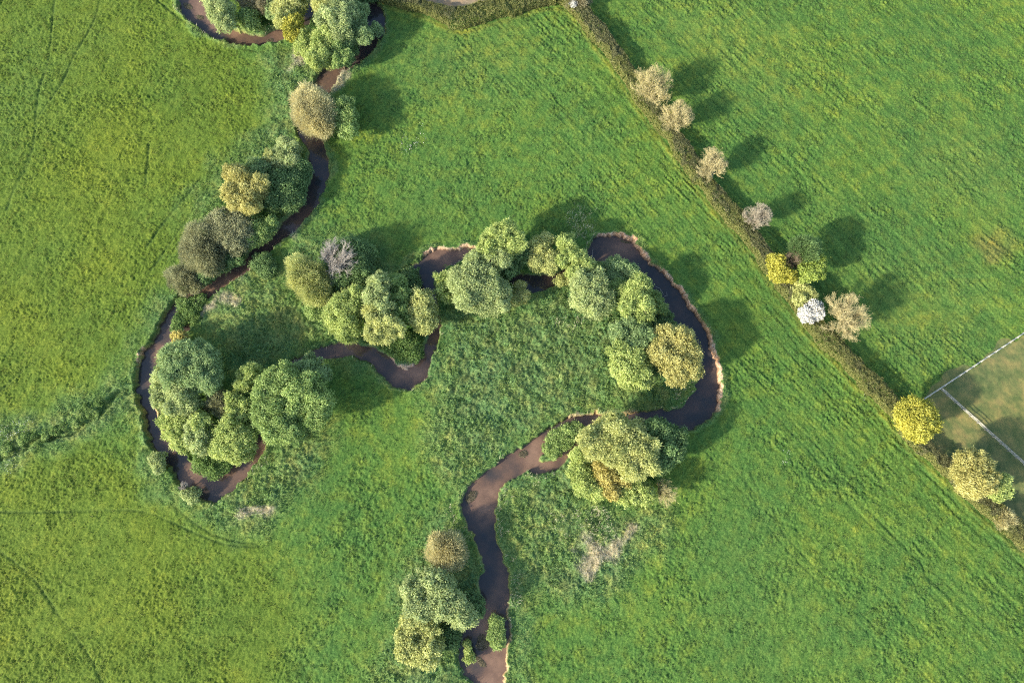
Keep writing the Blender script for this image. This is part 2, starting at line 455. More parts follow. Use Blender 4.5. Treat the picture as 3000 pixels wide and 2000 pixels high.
# wheel lines pressed into the grass
tracks = [
 cr('O', [(880,-60,1),(850,30,1),(800,200,1),(640,480,1),(520,740,1),(330,1010,1),(300,1200,1),(230,1450,1),(150,1568,1),(60,1800,1)]),
 cr('O', [(470,-60,1),(460,60,1),(440,330,1),(410,560,1),(340,760,1),(310,1000,1),(285,1250,1),(210,1450,1),(130,1600,1)]),
 cr('O', [(1280,1240,1),(1270,1400,1),(1250,1568,1)]), cr('O', [(1330,-20,1),(1500,120,1),(1700,260,1),(2000,390,1),(2200,440,1)]),
 cr('Q', [(-80,400,1),(0,440,1),(200,590,1),(350,760,1),(480,960,1),(650,1180,1),(750,1330,1),(870,1560,1),(930,1700,1)]),
 cr('Q', [(-50,95,1),(400,100,1),(900,80,1),(1200,90,1),(1350,130,1),(1600,240,1),(1800,330,1),(2000,385,1),(2220,390,1)]),
 cr('Q', [(1480,20,1),(1620,150,1),(1800,270,1),(2000,345,1),(2200,370,1)]),
 cr('B', [(560,210,1),(330,480,1),(200,640,1),(90,800,1)]), cr('B', [(620,300,1),(440,560,1),(300,760,1),(130,1000,1)]),
 cr('Hh', [(0,370,1),(220,170,1),(440,0,1),(760,-240,1)]),
 cr('K', [(1040,790,1),(1130,860,1),(1210,930,1)]), cr('K', [(1000,800,1),(1100,880,1),(1180,960,1)]),
]
off = line_world(hedge_line)[0]
tr = [line_world(t) for t in tracks]
for k, dist_ in enumerate((3.4, 4.9, 7.4, 16.5, 18.2, 31.5, 33.2)):
    d = np.gradient(off, axis=0); nrm = np.stack([-d[:, 1], d[:, 0]], 1); nrm /= np.linalg.norm(nrm, axis=1)[:, None]
    if nrm[len(nrm) // 2, 0] > 0: nrm = -nrm
    w = off + nrm * (dist_ + 0.12 * np.sin(np.arange(len(off)) * .11 + k))[:, None]
    w = w[12 + 9 * (k % 3):]
    w = w[w[:, 1] < 85 - 8 * k]
    tr.append((w, np.zeros(len(w))))
nt_ = len(tracks)
wv_ = (vnoise(X, Y, .7, 55) - .5) * .2
fade = (1 - rough * .8) * (0.3 + .7 * vnoise(X, Y, 5, 56))
trk = np.exp(-((seg_field(tr[:nt_], margin=1.2) + wv_) / 0.24) ** 2) * fade
trk = np.maximum(trk, .50 * np.exp(-((seg_field(tr[nt_:], margin=1.2) + wv_) / 0.20) ** 2) * fade)
surf = surf - 0.20 * trk
# along the foot of the hedge a lush verge
verge = np.exp(-((hdg - .6) / .55) ** 2)
surf = surf + verge * 0.12 * vnoise(X, Y, .6, 57)
# banks
t = sstep(-0.1, 1.0, sdf / bank_w)
bed = -1.5 + 0.35 * vnoise(X, Y, 3, 58)
rim = np.exp(-((sdf - bank_w - .25) / .35) ** 2) * 0.10 * (1 - earth)
Z = np.where(sdf < 4, 0, 0) + Z * 1.0
Zr = Z + surf + rim
Zb = ZW - 0.06 + np.minimum(0, sdf) * 0.35
Z = np.where(sdf < 40, np.maximum(Zb, bed) * (1 - t) + Zr * t, Zr)
td = sstep(0.55, -0.1, dit)
Z = Z - td * 0.9
bm = np.hypot(X, Y - 30)
Z = Z * sstep(420, 300, bm) + (vnoise(X, Y, 300, 70) - .5) * 6 * sstep(300, 900, bm)
Z = Z.astype(np.float32)

def ground_z(x, y):
    i = int(np.clip(np.searchsorted(gx, x), 0, NX - 1)); j = int(np.clip(np.searchsorted(gy, y), 0, NY - 1))
    return float(Z[i, j])

# colour masks
m1 = np.stack([rough, np.clip(yellow + (vnoise(X, Y, 9, 71) - .5) * .5 * yellow, 0, 1), paddock, np.ones_like(rough)], -1)
m2 = np.stack([np.clip(earth_bank + sstep(.20, 0.0, sdf) * 0.40, 0, 1), np.clip(dry * (.45 + .9 * vnoise(X, Y, .55, 72)), 0, 1), np.clip(lush, 0, 1), np.ones_like(rough)], -1)
m3 = np.stack([pale, tanf, np.clip(trk * .8 + verge * 0, 0, 1), np.ones_like(rough)], -1)
wetbank = sstep(0.15, 0.0, sdf)
verge_c = .75 * np.clip(np.exp(-((hdg - .25 - .5 * vnoise(X, Y, .9, 59)) / .45) ** 2) * (X < hedge_x), 0, 1)
m4 = np.stack([wetbank, verge_c, brownp, np.ones_like(rough)], -1)

gm, nt, pb, out = new_mat('meadow_ground')
def attr(name):
    a = nt.nodes.new('ShaderNodeAttribute'); a.attribute_name = name
    s = nt.nodes.new('ShaderNodeSeparateColor'); nt.links.new(a.outputs['Color'], s.inputs[0])
    return s.outputs
A1, A2, A3, A4 = attr('m1'), attr('m2'), attr('m3'), attr('m4')
nf = noise(nt, 4.2, 4, .75)         # blades and tufts
nm = noise(nt, 0.35, 4, .6)        # patches a few metres wide
nb = noise(nt, 0.05, 3, .5)
grass = ramp(nt, nf, [(0.37, (0.034, 0.079, 0.015)), (0.50, (0.059, 0.127, 0.023)), (0.62, (0.106, 0.183, 0.038))])
grass = mixc(nt, ramp(nt, nm, [(.42, (0, 0, 0)), (.66, (0.355, 0.327, 0.323))]), grass, ramp(nt, nf, [(0.38, (0.056, 0.089, 0.016)), (0.62, (0.135, 0.177, 0.038))]))
yel = ramp(nt, nf, [(0.37, (0.047, 0.081, 0.009)), (0.50, (0.083, 0.125, 0.013)), (0.62, (0.130, 0.171, 0.022))])
yel = mixc(nt, ramp(nt, nm, [(.40, (0, 0, 0)), (.62, (0.457, 0.404, 0.480))]), yel, grass)
c = mixc(nt, A1[1], grass, yel)
lu = ramp(nt, nf, [(0.38, (0.025, 0.072, 0.019)), (0.62, (0.071, 0.145, 0.040))])
c = mixc(nt, mixc(nt, 1.0, A2[2], ramp(nt, nm, [(.35, (0.098, 0.089, 0.091)), (.6, (0.529, 0.529, 0.529))]), 'MULTIPLY'), c, lu)
pa = ramp(nt, nf, [(0.38, (0.086, 0.123, 0.026)), (0.62, (0.152, 0.196, 0.048))])
c = mixc(nt, mixc(nt, 1.0, A3[0], ramp(nt, nm, [(.35, (0.163, 0.148, 0.150)), (.6, (0.522, 0.461, 0.548))]), 'MULTIPLY'), c, pa)
ro = ramp(nt, nf, [(0.37, (0.033, 0.074, 0.025)), (0.50, (0.077, 0.148, 0.045)), (0.63, (0.170, 0.251, 0.092))])
ro = mixc(nt, ramp(nt, nm, [(.45, (0, 0, 0)), (.62, (0.549, 0.484, 0.575))]), ro, ramp(nt, nf, [(0.38, (0.085, 0.113, 0.040)), (0.62, (0.232, 0.270, 0.109))]))
c = mixc(nt, A1[0], c, ro)
pd = ramp(nt, nm, [(0.35, (0.092, 0.116, 0.036)), (0.52, (0.140, 0.145, 0.052)), (0.70, (0.185, 0.170, 0.075))])
pd = mixc(nt, ramp(nt, nf, [(.4, (0, 0, 0)), (.7, (0.231, 0.231, 0.231))]), pd, (0.075, 0.104, 0.029))
pd = mixc(nt, ramp(nt, A2[2], [(.1, (0, 0, 0)), (.6, (0.520, 0.520, 0.520))]), pd, (0.043, 0.072, 0.026))
c = mixc(nt, A1[2], c, pd)
c = mixc(nt, A3[1], c, ramp(nt, nf, [(0.3, (0.173, 0.128, 0.075)), (0.7, (0.266, 0.208, 0.139))]))
c = mixc(nt, A4[1], c, ramp(nt, nf, [(0.3, (0.075, 0.110, 0.017)), (0.7, (0.190, 0.219, 0.046))]))
c = mixc(nt, A2[1], c, ramp(nt, nf, [(0.36, (0.26, 0.22, 0.12)), (0.62, (0.64, 0.57, 0.39))]))
ear = ramp(nt, nf, [(0.35, (0.24, 0.13, 0.08)), (0.5, (0.48, 0.31, 0.19)), (0.62, (0.72, 0.56, 0.40))])
ear = mixc(nt, A4[0], ear, (0.050, 0.026, 0.018))
c = mixc(nt, A2[0], c, ear)
c = mixc(nt, mixc(nt, 1.0, A3[2], (.8, .8, .8), 'MULTIPLY'), c, (0.032, 0.062, 0.018))
c = mixc(nt, mixc(nt, 1.0, A4[2], (.55, .55, .55), 'MULTIPLY'), c, ramp(nt, nf, [(0.35, (0.10, 0.085, 0.022)), (0.65, (0.20, 0.155, 0.05))]))
ra = nt.nodes.new('ShaderNodeAttribute'); ra.attribute_name = 'rows'
c = mixc(nt, 1.0, c, ramp(nt, ra.outputs['Fac'], [(0.1, (0.76, 0.82, 0.80)), (0.5, (1, 1, 1)), (0.9, (1.28, 1.18, 1.10))]), 'MULTIPLY')
c = mixc(nt, 1.0, c, ramp(nt, nm, [(0.35, (0.84, 0.90, 0.98)), (0.5, (1, 1, 1)), (0.66, (1.22, 1.08, 0.92))]), 'MULTIPLY')
c = mixc(nt, 1.0, c, ramp(nt, nb, [(0.35, (0.86, 0.92, 1.0)), (0.5, (1, 1, 1)), (0.65, (1.20, 1.08, 0.96))]), 'MULTIPLY')
nt.links.new(c, pb.inputs['Base Color'])
pb.inputs['Roughness'].default_value = 0.9
pb.inputs['Specular IOR Level'].default_value = 0.12
bp = nt.nodes.new('ShaderNodeBump'); bp.inputs['Strength'].default_value = 0.5; bp.inputs['Distance'].default_value = 0.12
nt.links.new(noise(nt, 4.5, 4, .75), bp.inputs['Height']); nt.links.new(bp.outputs[0], pb.inputs['Normal'])

idx = np.arange(NX * NY, dtype=np.int32).reshape(NX, NY)
quads = np.stack([idx[:-1, :-1], idx[1:, :-1], idx[1:, 1:], idx[:-1, 1:]], -1).reshape(-1, 4)
V3 = np.stack([X, Y, Z], -1).reshape(-1, 3)
g = mesh_obj('ground', V3, quads, gm, smooth=True,
             attrs={k: ('POINT', v.reshape(-1, 4)) for k, v in (('m1', m1), ('m2', m2), ('m3', m3), ('m4', m4))} | {'rows': ('POINT', np.clip(.5 + (row_n * 1.1 * np.clip(east + .2, 0, 1) + row_w * .5 * (1 - east)) * (1 - rough * .7) * (1 - paddock * .8), 0, 1).ravel())})
tag(g, kind='structure')

# ------------------------------------------------------------------ water
# reddish shallows over sand (1) and dark deeper water with sky and bank reflections painted in (0), laid by hand along the stream
sh = np.full(X.shape, 0.35, np.float32)
blobs = [('A',560,60,90,.9),('A',660,200,60,.9),('A',820,300,70,.95),('A',1000,360,90,.6),('A',1230,270,70,.85),('A',430,120,60,.1),('A',560,250,70,.1),('A',760,330,50,.15),('A',2070,200,110,.05),('A',1960,430,100,.25),('A',1640,680,80,.6),('A',1580,600,50,.1),
 ('A',1500,1180,90,.7),('B',1560,100,140,.15),('B',1540,280,120,.08),('B',1400,540,80,.5),('B',1250,700,80,.4),('B',1080,830,90,.3),('B',900,980,80,.5),('B',690,1130,110,.95),('B',620,1230,80,.9),('B',400,1260,70,.35),('B',300,1420,90,.3),
 ('C',480,280,60,.85),('C',390,330,60,.1),('C',350,450,70,.1),('C',390,500,50,.5),('C',360,640,80,.1),('C',430,850,90,.15),('C',560,960,50,.7),('C',620,1070,50,.65),('C',620,1180,90,.15),('C',770,1270,70,.8),('C',880,1340,90,.9),('C',960,1360,60,.9),('C',820,1400,60,.2),('C',940,1460,100,.2),('C',1100,1320,80,.6),('C',1260,1160,100,.7),
 ('C',1830,270,60,.3),('C',2150,160,90,.9),('C',2000,240,60,.6),('C',2300,250,70,.4),
 ('D',420,1400,80,.3),('D',540,1420,90,1.0),('D',640,1450,90,.9),('D',560,1530,70,.3),('D',740,1250,60,.6),('D',800,1100,60,.6),('D',850,430,90,.8),('D',740,620,120,.05),('D',1040,400,50,.9),('D',1630,690,90,.1),('D',1850,620,80,.6),
 ('E',880,260,110,.6),('E',1000,220,80,.7),('E',740,220,70,.15),('E',850,350,60,.8),('E',1180,460,110,.05),('E',1400,640,150,.03),('E',1480,800,120,.15),('E',1560,950,140,.03),('E',1650,1150,120,.08),('E',1680,1330,90,.45),('E',1640,1480,120,.3),
 ('F',2200,100,150,.15),('F',2000,200,110,.15),('F',1650,230,130,.3),('F',1330,250,110,.9),('F',1150,220,70,.7),('F',950,330,70,.25),('F',850,520,90,.95),('F',780,600,80,.95),('F',640,560,80,.6),('F',500,640,90,.6),('F',400,690,60,.1),('F',320,820,120,.75),('F',180,930,60,.1),('F',330,980,120,.8),('F',230,1090,70,.15),('F',400,1060,70,.6),('F',350,1250,130,.15),('F',1080,460,90,.75),
 ('G',1250,600,110,.15),('G',1400,620,90,.45),('G',1340,850,80,.6),('G',1230,760,70,.15),('G',1270,950,70,.75),('G',1210,1090,80,.9),('G',1060,1150,60,.35),('G',1150,1260,70,.2),('G',1330,1330,90,.9),('G',1320,1450,110,.85),('G',1200,1450,50,.1),('G',1030,1260,50,.1),('G',1330,1550,100,.8),('G',1420,1120,60,.3)]
num = np.full(X.shape, 0.35 * 0.08, np.float32); den = np.full(X.shape, 0.08, np.float32)
for k, bx_, by_, br, bv in blobs:
    (qx, qy, qr), = cr(k, [(bx_, by_, br)])
    w0 = P(qx, qy, ZW); rr = qr * pxm(qx, qy, ZW)
    i0, i1 = np.searchsorted(gx, [w0[0] - 3 * rr, w0[0] + 3 * rr]); j0, j1 = np.searchsorted(gy, [w0[1] - 3 * rr, w0[1] + 3 * rr])
    e = np.exp(-((X[i0:i1, j0:j1] - w0[0]) ** 2 + (Y[i0:i1, j0:j1] - w0[1]) ** 2) / (rr * rr) * 1.1)
    num[i0:i1, j0:j1] += e * bv; den[i0:i1, j0:j1] += e
sh = num / den
sh = np.clip(sh + (vnoise(X, Y, 1.6, 80) - .5) * .3 + (vnoise(X, Y, .7, 81) - .5) * .15, 0, 1)
wm, nt, pb, out = new_mat('stream_water')
at = nt.nodes.new('ShaderNodeAttribute'); at.attribute_name = 'depth_reflection'
nw = noise(nt, 0.9, 4, .65)
nw2 = noise(nt, 4.0, 3, .7)
f = nt.nodes.new('ShaderNodeMath'); f.operation = 'MULTIPLY_ADD'; nt.links.new(nw, f.inputs[0]); f.inputs[1].default_value = 0.35
s_ = nt.nodes.new('ShaderNodeMath'); s_.operation = 'SUBTRACT'; nt.links.new(at.outputs['Fac'], s_.inputs[0]); s_.inputs[1].default_value = 0.17
nt.links.new(s_.outputs[0], f.inputs[2])
c = ramp(nt, f.outputs[0], [(0.05, (0.026, 0.030, 0.033)), (0.34, (0.056, 0.043, 0.038)), (0.64, (0.112, 0.070, 0.050)), (1.0, (0.190, 0.118, 0.080))])
c = mixc(nt, ramp(nt, nw2, [(.45, (0, 0, 0)), (.75, (.35, .35, .35))]), c, (0.07, 0.05, 0.03))
nt.links.new(c, pb.inputs['Base Color'])
pb.inputs['Roughness'].default_value = 0.06
pb.inputs['IOR'].default_value = 1.36
bp = nt.nodes.new('ShaderNodeBump'); bp.inputs['Strength'].default_value = 0.08; bp.inputs['Distance'].default_value = 0.05
nt.links.new(noise(nt, 3.0, 3, .6), bp.inputs['Height']); nt.links.new(bp.outputs[0], pb.inputs['Normal'])
cell = (sdf[:-1, :-1] < 0.7)
wq = quads.reshape(NX - 1, NY - 1, 4)[cell]
used, inv = np.unique(wq, return_inverse=True)
wv = np.stack([X.ravel()[used], Y.ravel()[used], np.full(len(used), ZW)], -1)
tag(mesh_obj('stream_water', wv, inv.reshape(-1, 4), wm, smooth=True, attrs={'depth_reflection': ('POINT', sh.ravel()[used])}), kind='structure')

# ------------------------------------------------------------------ leaves and branches
def unit(v):
    return v / np.maximum(np.linalg.norm(v, axis=-1, keepdims=True), 1e-9)

def leaf_mesh(name, pos, axis_, length, width, val, mat, parent=None, nrm=None):
    """one pointed leaf spray per point: a diamond along axis_"""
    n = len(pos)
    a = unit(axis_)
    r = rng.normal(size=(n, 3)) if nrm is None else nrm + rng.normal(0, .38, (n, 3))
    w = unit(np.cross(a, r))
    L = (length * rng.uniform(.7, 1.3, n))[:, None] / 2
    W = (width * rng.uniform(.7, 1.3, n))[:, None] / 2
    v = np.empty((n, 4, 3), np.float32)
    v[:, 0] = pos - a * L; v[:, 1] = pos + w * W; v[:, 2] = pos + a * L; v[:, 3] = pos - w * W
    f = np.arange(n * 4, dtype=np.int32).reshape(n, 4)
    return mesh_obj(name, v.reshape(-1, 3), f, mat, parent, attrs={'v': ('FACE', np.clip(val, 0, 1))})

def tubes(segs):
    """segs: list of arrays (p0, p1, r0, r1) -> three-sided tapering tubes"""
    p0 = np.concatenate([s[0] for s in segs]); p1 = np.concatenate([s[1] for s in segs])
    r0 = np.concatenate([s[2] for s in segs]); r1 = np.concatenate([s[3] for s in segs])
    d = unit(p1 - p0)
    ref = np.where(np.abs(d[:, 2:3]) > .9, np.array([[1., 0, 0]]), np.array([[0, 0, 1.]]))
    u = unit(np.cross(d, ref)); w = np.cross(d, u)
    n = len(p0); v = np.empty((n, 8, 3), np.float32)
    for k in range(4):
        a = k * math.pi / 2
        o = u * math.cos(a) + w * math.sin(a)
        v[:, k] = p0 + o * r0[:, None]; v[:, 4 + k] = p1 + o * r1[:, None]
    b = (np.arange(n) * 8)[:, None]
    f = np.concatenate([b + np.array([[k, (k + 1) % 4, 4 + (k + 1) % 4, 4 + k]]) for k in range(4)])
    return v.reshape(-1, 3), f

def branch_tree(base, top, crown_r, levels, spread=1.0, lr=1.0):
    """trunk plus branching limbs that fill a dome; returns (trunk segments, branch segments)"""
    base = np.array(base, float); h = top - base[2]
    fork = base + np.array([rng.normal(0, .1), rng.normal(0, .1), h * 0.18])
    tr_ = [(base[None], fork[None], np.array([.028 * h + .06]), np.array([.022 * h + .04]))]
    br = []
    n0 = 15
    th = np.arange(n0) * 2.39996 + rng.uniform(0, 6)
    rad = np.sqrt((np.arange(n0) + .5) / n0)
    d = unit(np.stack([np.cos(th) * rad * crown_r * spread, np.sin(th) * rad * crown_r * spread, h * (.82 - .45 * rad ** 2)], -1))
    L = np.hypot(rad * crown_r * spread, h * (.82 - .45 * rad ** 2)) * .62
    p = np.repeat(fork[None], n0, 0)
    r = np.full(n0, .016 * h + .012) * lr
    for lv in range(levels):
        nseg = 4 if lv < 2 else (3 if lv < 3 else 2)
        pts = [p]; dirs = d.copy(); rr = [r]
        for s in range(nseg):
            dirs = unit(dirs + rng.normal(0, .13 + .03 * lv, dirs.shape) + np.array([0, 0, .04]))
            pts.append(pts[-1] + dirs * (L / nseg)[:, None])
            rr.append(r * (1 - .62 * (s + 1) / nseg))
            br.append((pts[-2], pts[-1], rr[-2], rr[-1]))
        if lv == levels - 1: break
        kids = [5, 5, 4, 3, 2][lv]
        np_, nd, nL, nr = [], [], [], []
        for k in range(kids):
            s = min(nseg - 1, int(nseg * (.30 + .7 * k / kids)))
            tt = rng.uniform(0, 1, len(p))[:, None]
            q = pts[s] * (1 - tt) + pts[s + 1] * tt
            outw = unit(q - (fork + np.array([0, 0, -h * .1])))
            dd = unit(d * .9 + outw * .55 + rng.normal(0, .42, d.shape))
            np_.append(q); nd.append(dd); nL.append(L * rng.uniform(.42, .68, len(L))); nr.append(rr[s] * .62)
        np_.append(pts[-1]); nd.append(unit(dirs + rng.normal(0, .2, d.shape))); nL.append(L * .5); nr.append(rr[-1] * .95)
        p = np.concatenate(np_); d = np.concatenate(nd); L = np.concatenate(nL); r = np.maximum(np.concatenate(nr), .011)
    return tr_, br

def limbs_for(base, lobes_w):
    """trunk and a limb into every lobe of a leafy crown"""
    base = np.array(base, float)
    segs = []
    top = np.mean([l[0] for l in lobes_w], 0)
    hh = max(top[2] - base[2], .5)
    fork = base + np.array([(top[0] - base[0]) * .3, (top[1] - base[1]) * .3, hh * .35])
    R0 = .03 * hh + .05
    segs.append((base[None] - [[0, 0, .3]], fork[None], np.array([R0 * 1.3]), np.array([R0])))
    for c, rr in lobes_w:
        for k in range(5):
            tgt = c + rng.normal(0, .38, 3) * rr
            mid = fork * .5 + tgt * .5 + rng.normal(0, .12, 3) * rr
            segs.append((fork[None], mid[None], np.array([R0 * .6]), np.array([R0 * .35])))
            segs.append((mid[None], tgt[None], np.array([R0 * .35]), np.array([.02])))
    return segs

def crown_points(c, r, rz, dens, lump=.40, nsub=None, low=.35):
    """points and outward directions over a lumpy crown"""
    nsub = nsub or int(np.clip(20 + r * r * 4.2, 24, 100))
    k = np.arange(nsub) + .5
    zz = 1 - k / nsub * (1 + low)
    th = k * 2.39996 + rng.uniform(0, 6)
    q = np.sqrt(np.clip(1 - zz * zz, 0, 1))
    dirs = np.stack([q * np.cos(th), q * np.sin(th), zz], -1) + rng.normal(0, .14, (nsub, 3))
    rad = rng.uniform(.58, .86, nsub)
    sr = lump * r * rng.uniform(.65, 1.25, nsub)
    S = np.array([r, r, rz])
    sc = c + dirs * rad[:, None] * S
    area = 4 * math.pi * sr ** 2
    cnt = np.maximum((area * dens).astype(int), 20)
    own = np.repeat(np.arange(nsub), cnt)
    n = len(own)
    dv = unit(rng.normal(size=(n, 3)))
    rr = sr[own] * (1 + np.abs(rng.normal(0, .21, n)) * np.where(rng.random(n) < .5, 1.5, -.6))
    p = sc[own] + dv * rr[:, None] * np.array([1, 1, .92])
    keep = p[:, 2] > c[2] - rz * .72
    keep &= dv[:, 2] > -.65
    # drop the leaves buried deep in neighbouring lumps
    for s in range(nsub):
        dd = np.linalg.norm(p - sc[s], axis=1)
        keep &= ~((dd < sr[s] * .72) & (own != s))
    return p[keep], dv[keep], own[keep], nsub

STYLE = {            # leaf length, width, leaves per square metre, lump size, how strongly sprays point outward
 'willow': (.48, .165, 44, .26, .55),
 'round':  (.36, .22, 40, .28, .4),
 'small':  (.30, .19, 54, .30, .4),
 'twiggy': (.60, .080, 52, .36, 1.3),
}

def tree(name, label, cat, lobes, tint, style='willow', h=None, group=None, bark=None, sparse=1.0, second=None, hk=1.0):
    """lobes: [(px, py, r_px)] in photo pixels, as seen; crown centres stand where the photo shows them"""
    lw = []
    L0, W0, dens, lump, outk = STYLE[style]
    for i, lb in enumerate(lobes):
        px, py, rp = lb[:3]
        r = rp * pxm(px, py, 3.0) * 1.09
        hh = lb[3] if len(lb) > 3 else None
        if hh is None:
            hh = h if h else min(9.6, 1.72 * r + 1.5) * hk
        rz = min(hh * .52, r * 1.05)
        zc = hh - rz
        lw.append((P(px, py, zc), r, rz))
    big = max(lw, key=lambda l: l[1])
    bx, by = np.mean([l[0][:2] for l in lw], 0) * .5 + big[0][:2] * .5
    gz = ground_z(bx, by)
    root = empty(name, (bx, by, gz))
    tag(root, label, cat, group)
    base = np.array([0, 0, 0.])
    off_ = np.array([bx, by, gz])
    segs = limbs_for(base, [(l[0] - off_, l[1]) for l in lw])
    v, f = tubes(segs)
    mesh_obj('trunk', v, f, bark or BARK, root)
    ps, ds, vals, ns_ = [], [], [], []
    for c, r, rz in lw:
        d_ = dens * sparse * (1.25 if r < 1.8 else 1)
        p, dv, own, ns = crown_points(c - off_, r, rz, d_, lump)
        lumpv = rng.normal(0, .17, ns)[own]
        v_ = .45 + lumpv + rng.normal(0, .20, len(p))
        a = dv * outk + unit(p - np.array([0, 0, .2 * rz])) * (1.4 if style == 'twiggy' else .3) + rng.normal(0, .55, p.shape)
        ps.append(p); ds.append(a); vals.append(v_); ns_.append(dv * .8 + unit(p - (c - off_)) * .5 + np.array([0, 0, .3]))
    p = np.concatenate(ps); a = np.concatenate(ds); vv = np.concatenate(vals)
    k = 1.0 if max(l[1] for l in lw) > 1.6 else .8
    leaf_mesh('crown', p, a, L0 * k, W0 * k, vv, LM(tint), root, nrm=np.concatenate(ns_))
    return root

def bare_tree(name, label, base_px, crown_px, rp, h, bark, levels=5, cat='tree', group=None, haze_tint=None, haze=0, lr=1.0):
    r = rp * pxm(*crown_px, 3.0) * 1.12
    cc = P(crown_px[0], crown_px[1], h * .6)
    bw = P(base_px[0], base_px[1], 0)
    b = np.array([bw[0], bw[1]])
    gz = ground_z(*b)
    root = empty(name, (b[0], b[1], gz))
    tag(root, label, cat, group)
    tr_, br = branch_tree((0, 0, -.2), h, r, levels, lr=lr)
    lean = np.array([cc[0] - b[0], cc[1] - b[1], 0]) * 1.0
    cen = np.array([0, 0, h * .52]); S_ = np.array([r, r, h * .50])
    def lean_(q):
        e = (q - cen) / S_; d_ = np.linalg.norm(e, axis=1, keepdims=True)
        d2 = np.where(d_ > .72, .72 + .28 * np.tanh((d_ - .72) / .28), d_)
        q = np.where(q[:, 2:3] > h * .2, cen + e / np.maximum(d_, 1e-6) * d2 * S_, q)
        t_ = np.clip(q[:, 2:3] / (h * .6), 0, 1.3)
        return q + lean * t_
    v, f = tubes([(lean_(a), lean_(c_), x, y) for a, c_, x, y in tr_]); mesh_obj('trunk', v, f, bark, root)
    v, f = tubes([(lean_(a), lean_(c_), x, y) for a, c_, x, y in br]); mesh_obj('branches', v, f, bark, root)
    haze = int(haze * .55)
    if haze:
        e = lean_(br[-1][1]); n = len(e)
        pick = rng.integers(0, n, haze)
        p = e[pick] * rng.uniform(.86, 1.04, (haze, 1)) + rng.normal(0, .22, (haze, 3))
        leaf_mesh('crown', p, unit(p - [0, 0, h * .1]) + rng.normal(0, .28, p.shape), .62, .045, .5 + rng.normal(0, .25, haze), LM(haze_tint), root)
    return root

def T(k, *pts):
    """lobes given in a crop's own pixels, radius too"""
    return cr(k, pts)
WG = 'willows along the stream'
SG = 'low shrubs on the stream banks'
HG = 'trees growing out of the hedge'

# top cluster, between the two arms of the stream
tree('willow_tree', 'pale sage willow leaning over the top stream bend, leftmost of the top cluster', 'tree', T('A', (690,40,100), (740,120,95), (760,200,75)), 'sage', h=7)
tree('round_shrub', 'round bright green bush between two willows at the top stream bend', 'shrub', T('A', (960,150,85), (990,220,60)), 'green', 'round', h=4)
tree('scrub_tree', 'grey brown twiggy tree behind the round green bush at the top edge', 'tree', T('A', (1000,-10,100), (1120,50,60)), 'brown', 'twiggy', h=5)
tree('scrub_tree', 'small grey green tree beside the olive tree at the top edge', 'tree', T('A', (1190,110,75), (1180,20,80)), 'blue', 'round', h=5)
tree('willow_tree', 'olive tan tree directly behind the yellow bush at the top', 'tree', T('A', (1330,60,125), (1270,170,75)), 'olive', 'willow', h=7)
tree('yellow_shrub', 'bright yellow bush at the end of the curved brown pool at the top', 'shrub', T('A', (1345,215,80), (1330,290,62)), 'yellow', 'willow', h=6.5)
tree('willow_tree', 'broad pale olive willow cut by the top edge right of the dark gap', 'tree', T('A', (1650,40,130), (1730,-40,120)), 'olive', h=8)
tree('willow_tree', 'large sage willow in the middle of the top cluster', 'tree', T('A', (1670,180,110), (1780,150,110), (1740,260,100)), 'sage', h=8.5)
tree('willow_tree', 'dark green tree leaning over the water right of the large sage willow', 'tree', T('A', (1890,130,88), (1850,60,70)), 'blue', h=6)
tree('willow_tree', 'light green willow below the yellow bush', 'tree', T('A', (1470,320,70), (1430,400,75), (1500,450,70)), 'bright', h=5.5)
tree('willow_tree', 'pale green willow at the lower tip of the top cluster', 'tree', T('A', (1630,380,115), (1600,490,90), (1530,530,70)), 'bright', h=7)
tree('round_tree', 'green tree with knobbly clumps at the lowest point of the top cluster', 'tree', T('A', (1730,440,70), (1740,530,65), (1800,490,50)), 'green', 'round', h=6)
tree('willow_tree', 'dark sage tree filling the right side of the top cluster beside the water', 'tree', T('A', (1890,270,100), (1960,310,65), (1800,350,80)), 'blue', h=6)
tree('small_shrub', 'small blue green bush standing in the top right arm of the stream', 'shrub', T('A', (2060,265,58)), 'blue', 'round', h=2.6)
tree('scrub_tree', 'dark leafy tree at the foot of the top cluster touching the water', 'tree', T('A', (1830,430,70), (1820,520,50)), 'dark', 'round', h=4)
tree('small_shrub', 'dark green bush at the top edge where the hedge meets the stream', 'shrub', T('A', (1930,5,60), (2010,-20,50)), 'dark', 'round', h=2.5)

# left bank
tree('willow_tree', 'brown tan willow spreading across the narrow stream', 'tree', T('A', (1500,900,125), (1560,1010,130), (1460,1000,90), (1600,1080,90), (1430,900,70)), 'tan', 'twiggy', h=7)
tree('round_tree', 'green leafy tree joined to the right side of the brown tan willow', 'tree', T('A', (1800,910,70), (1830,1010,72), (1820,1110,80), (1730,1000,70)), 'green', 'round', h=5.5)
tree('willow_tree', 'silvery sage shrub tree beside the stream above the dark bush', 'tree', T('A', (1300,1290,95), (1260,1380,95), (1350,1400,80)), 'sage', h=5)
tree('willow_tree', 'small yellow olive tree against the silvery sage shrub tree', 'tree', T('A', (1150,1360,62)), 'olive', h=4.5)
tree('willow_tree', 'large golden tan willow on the left bank', 'tree', T('B', (880,220,110), (960,340,125), (880,400,95), (990,450,75), (1060,270,75), (820,330,75)), 'gold', 'willow', h=8)
tree('dark_bush', 'dark green rounded bush between the golden willow and the stream', 'tree', T('B', (1280,300,150), (1340,230,110), (1180,400,100), (1330,400,100), (1400,150,90)), 'dark', 'round', h=4.5)
tree('scrub_tree', 'grey green tree top right of the golden willow', 'tree', T('B', (1060,150,95)), 'blue', 'willow', h=5.5)
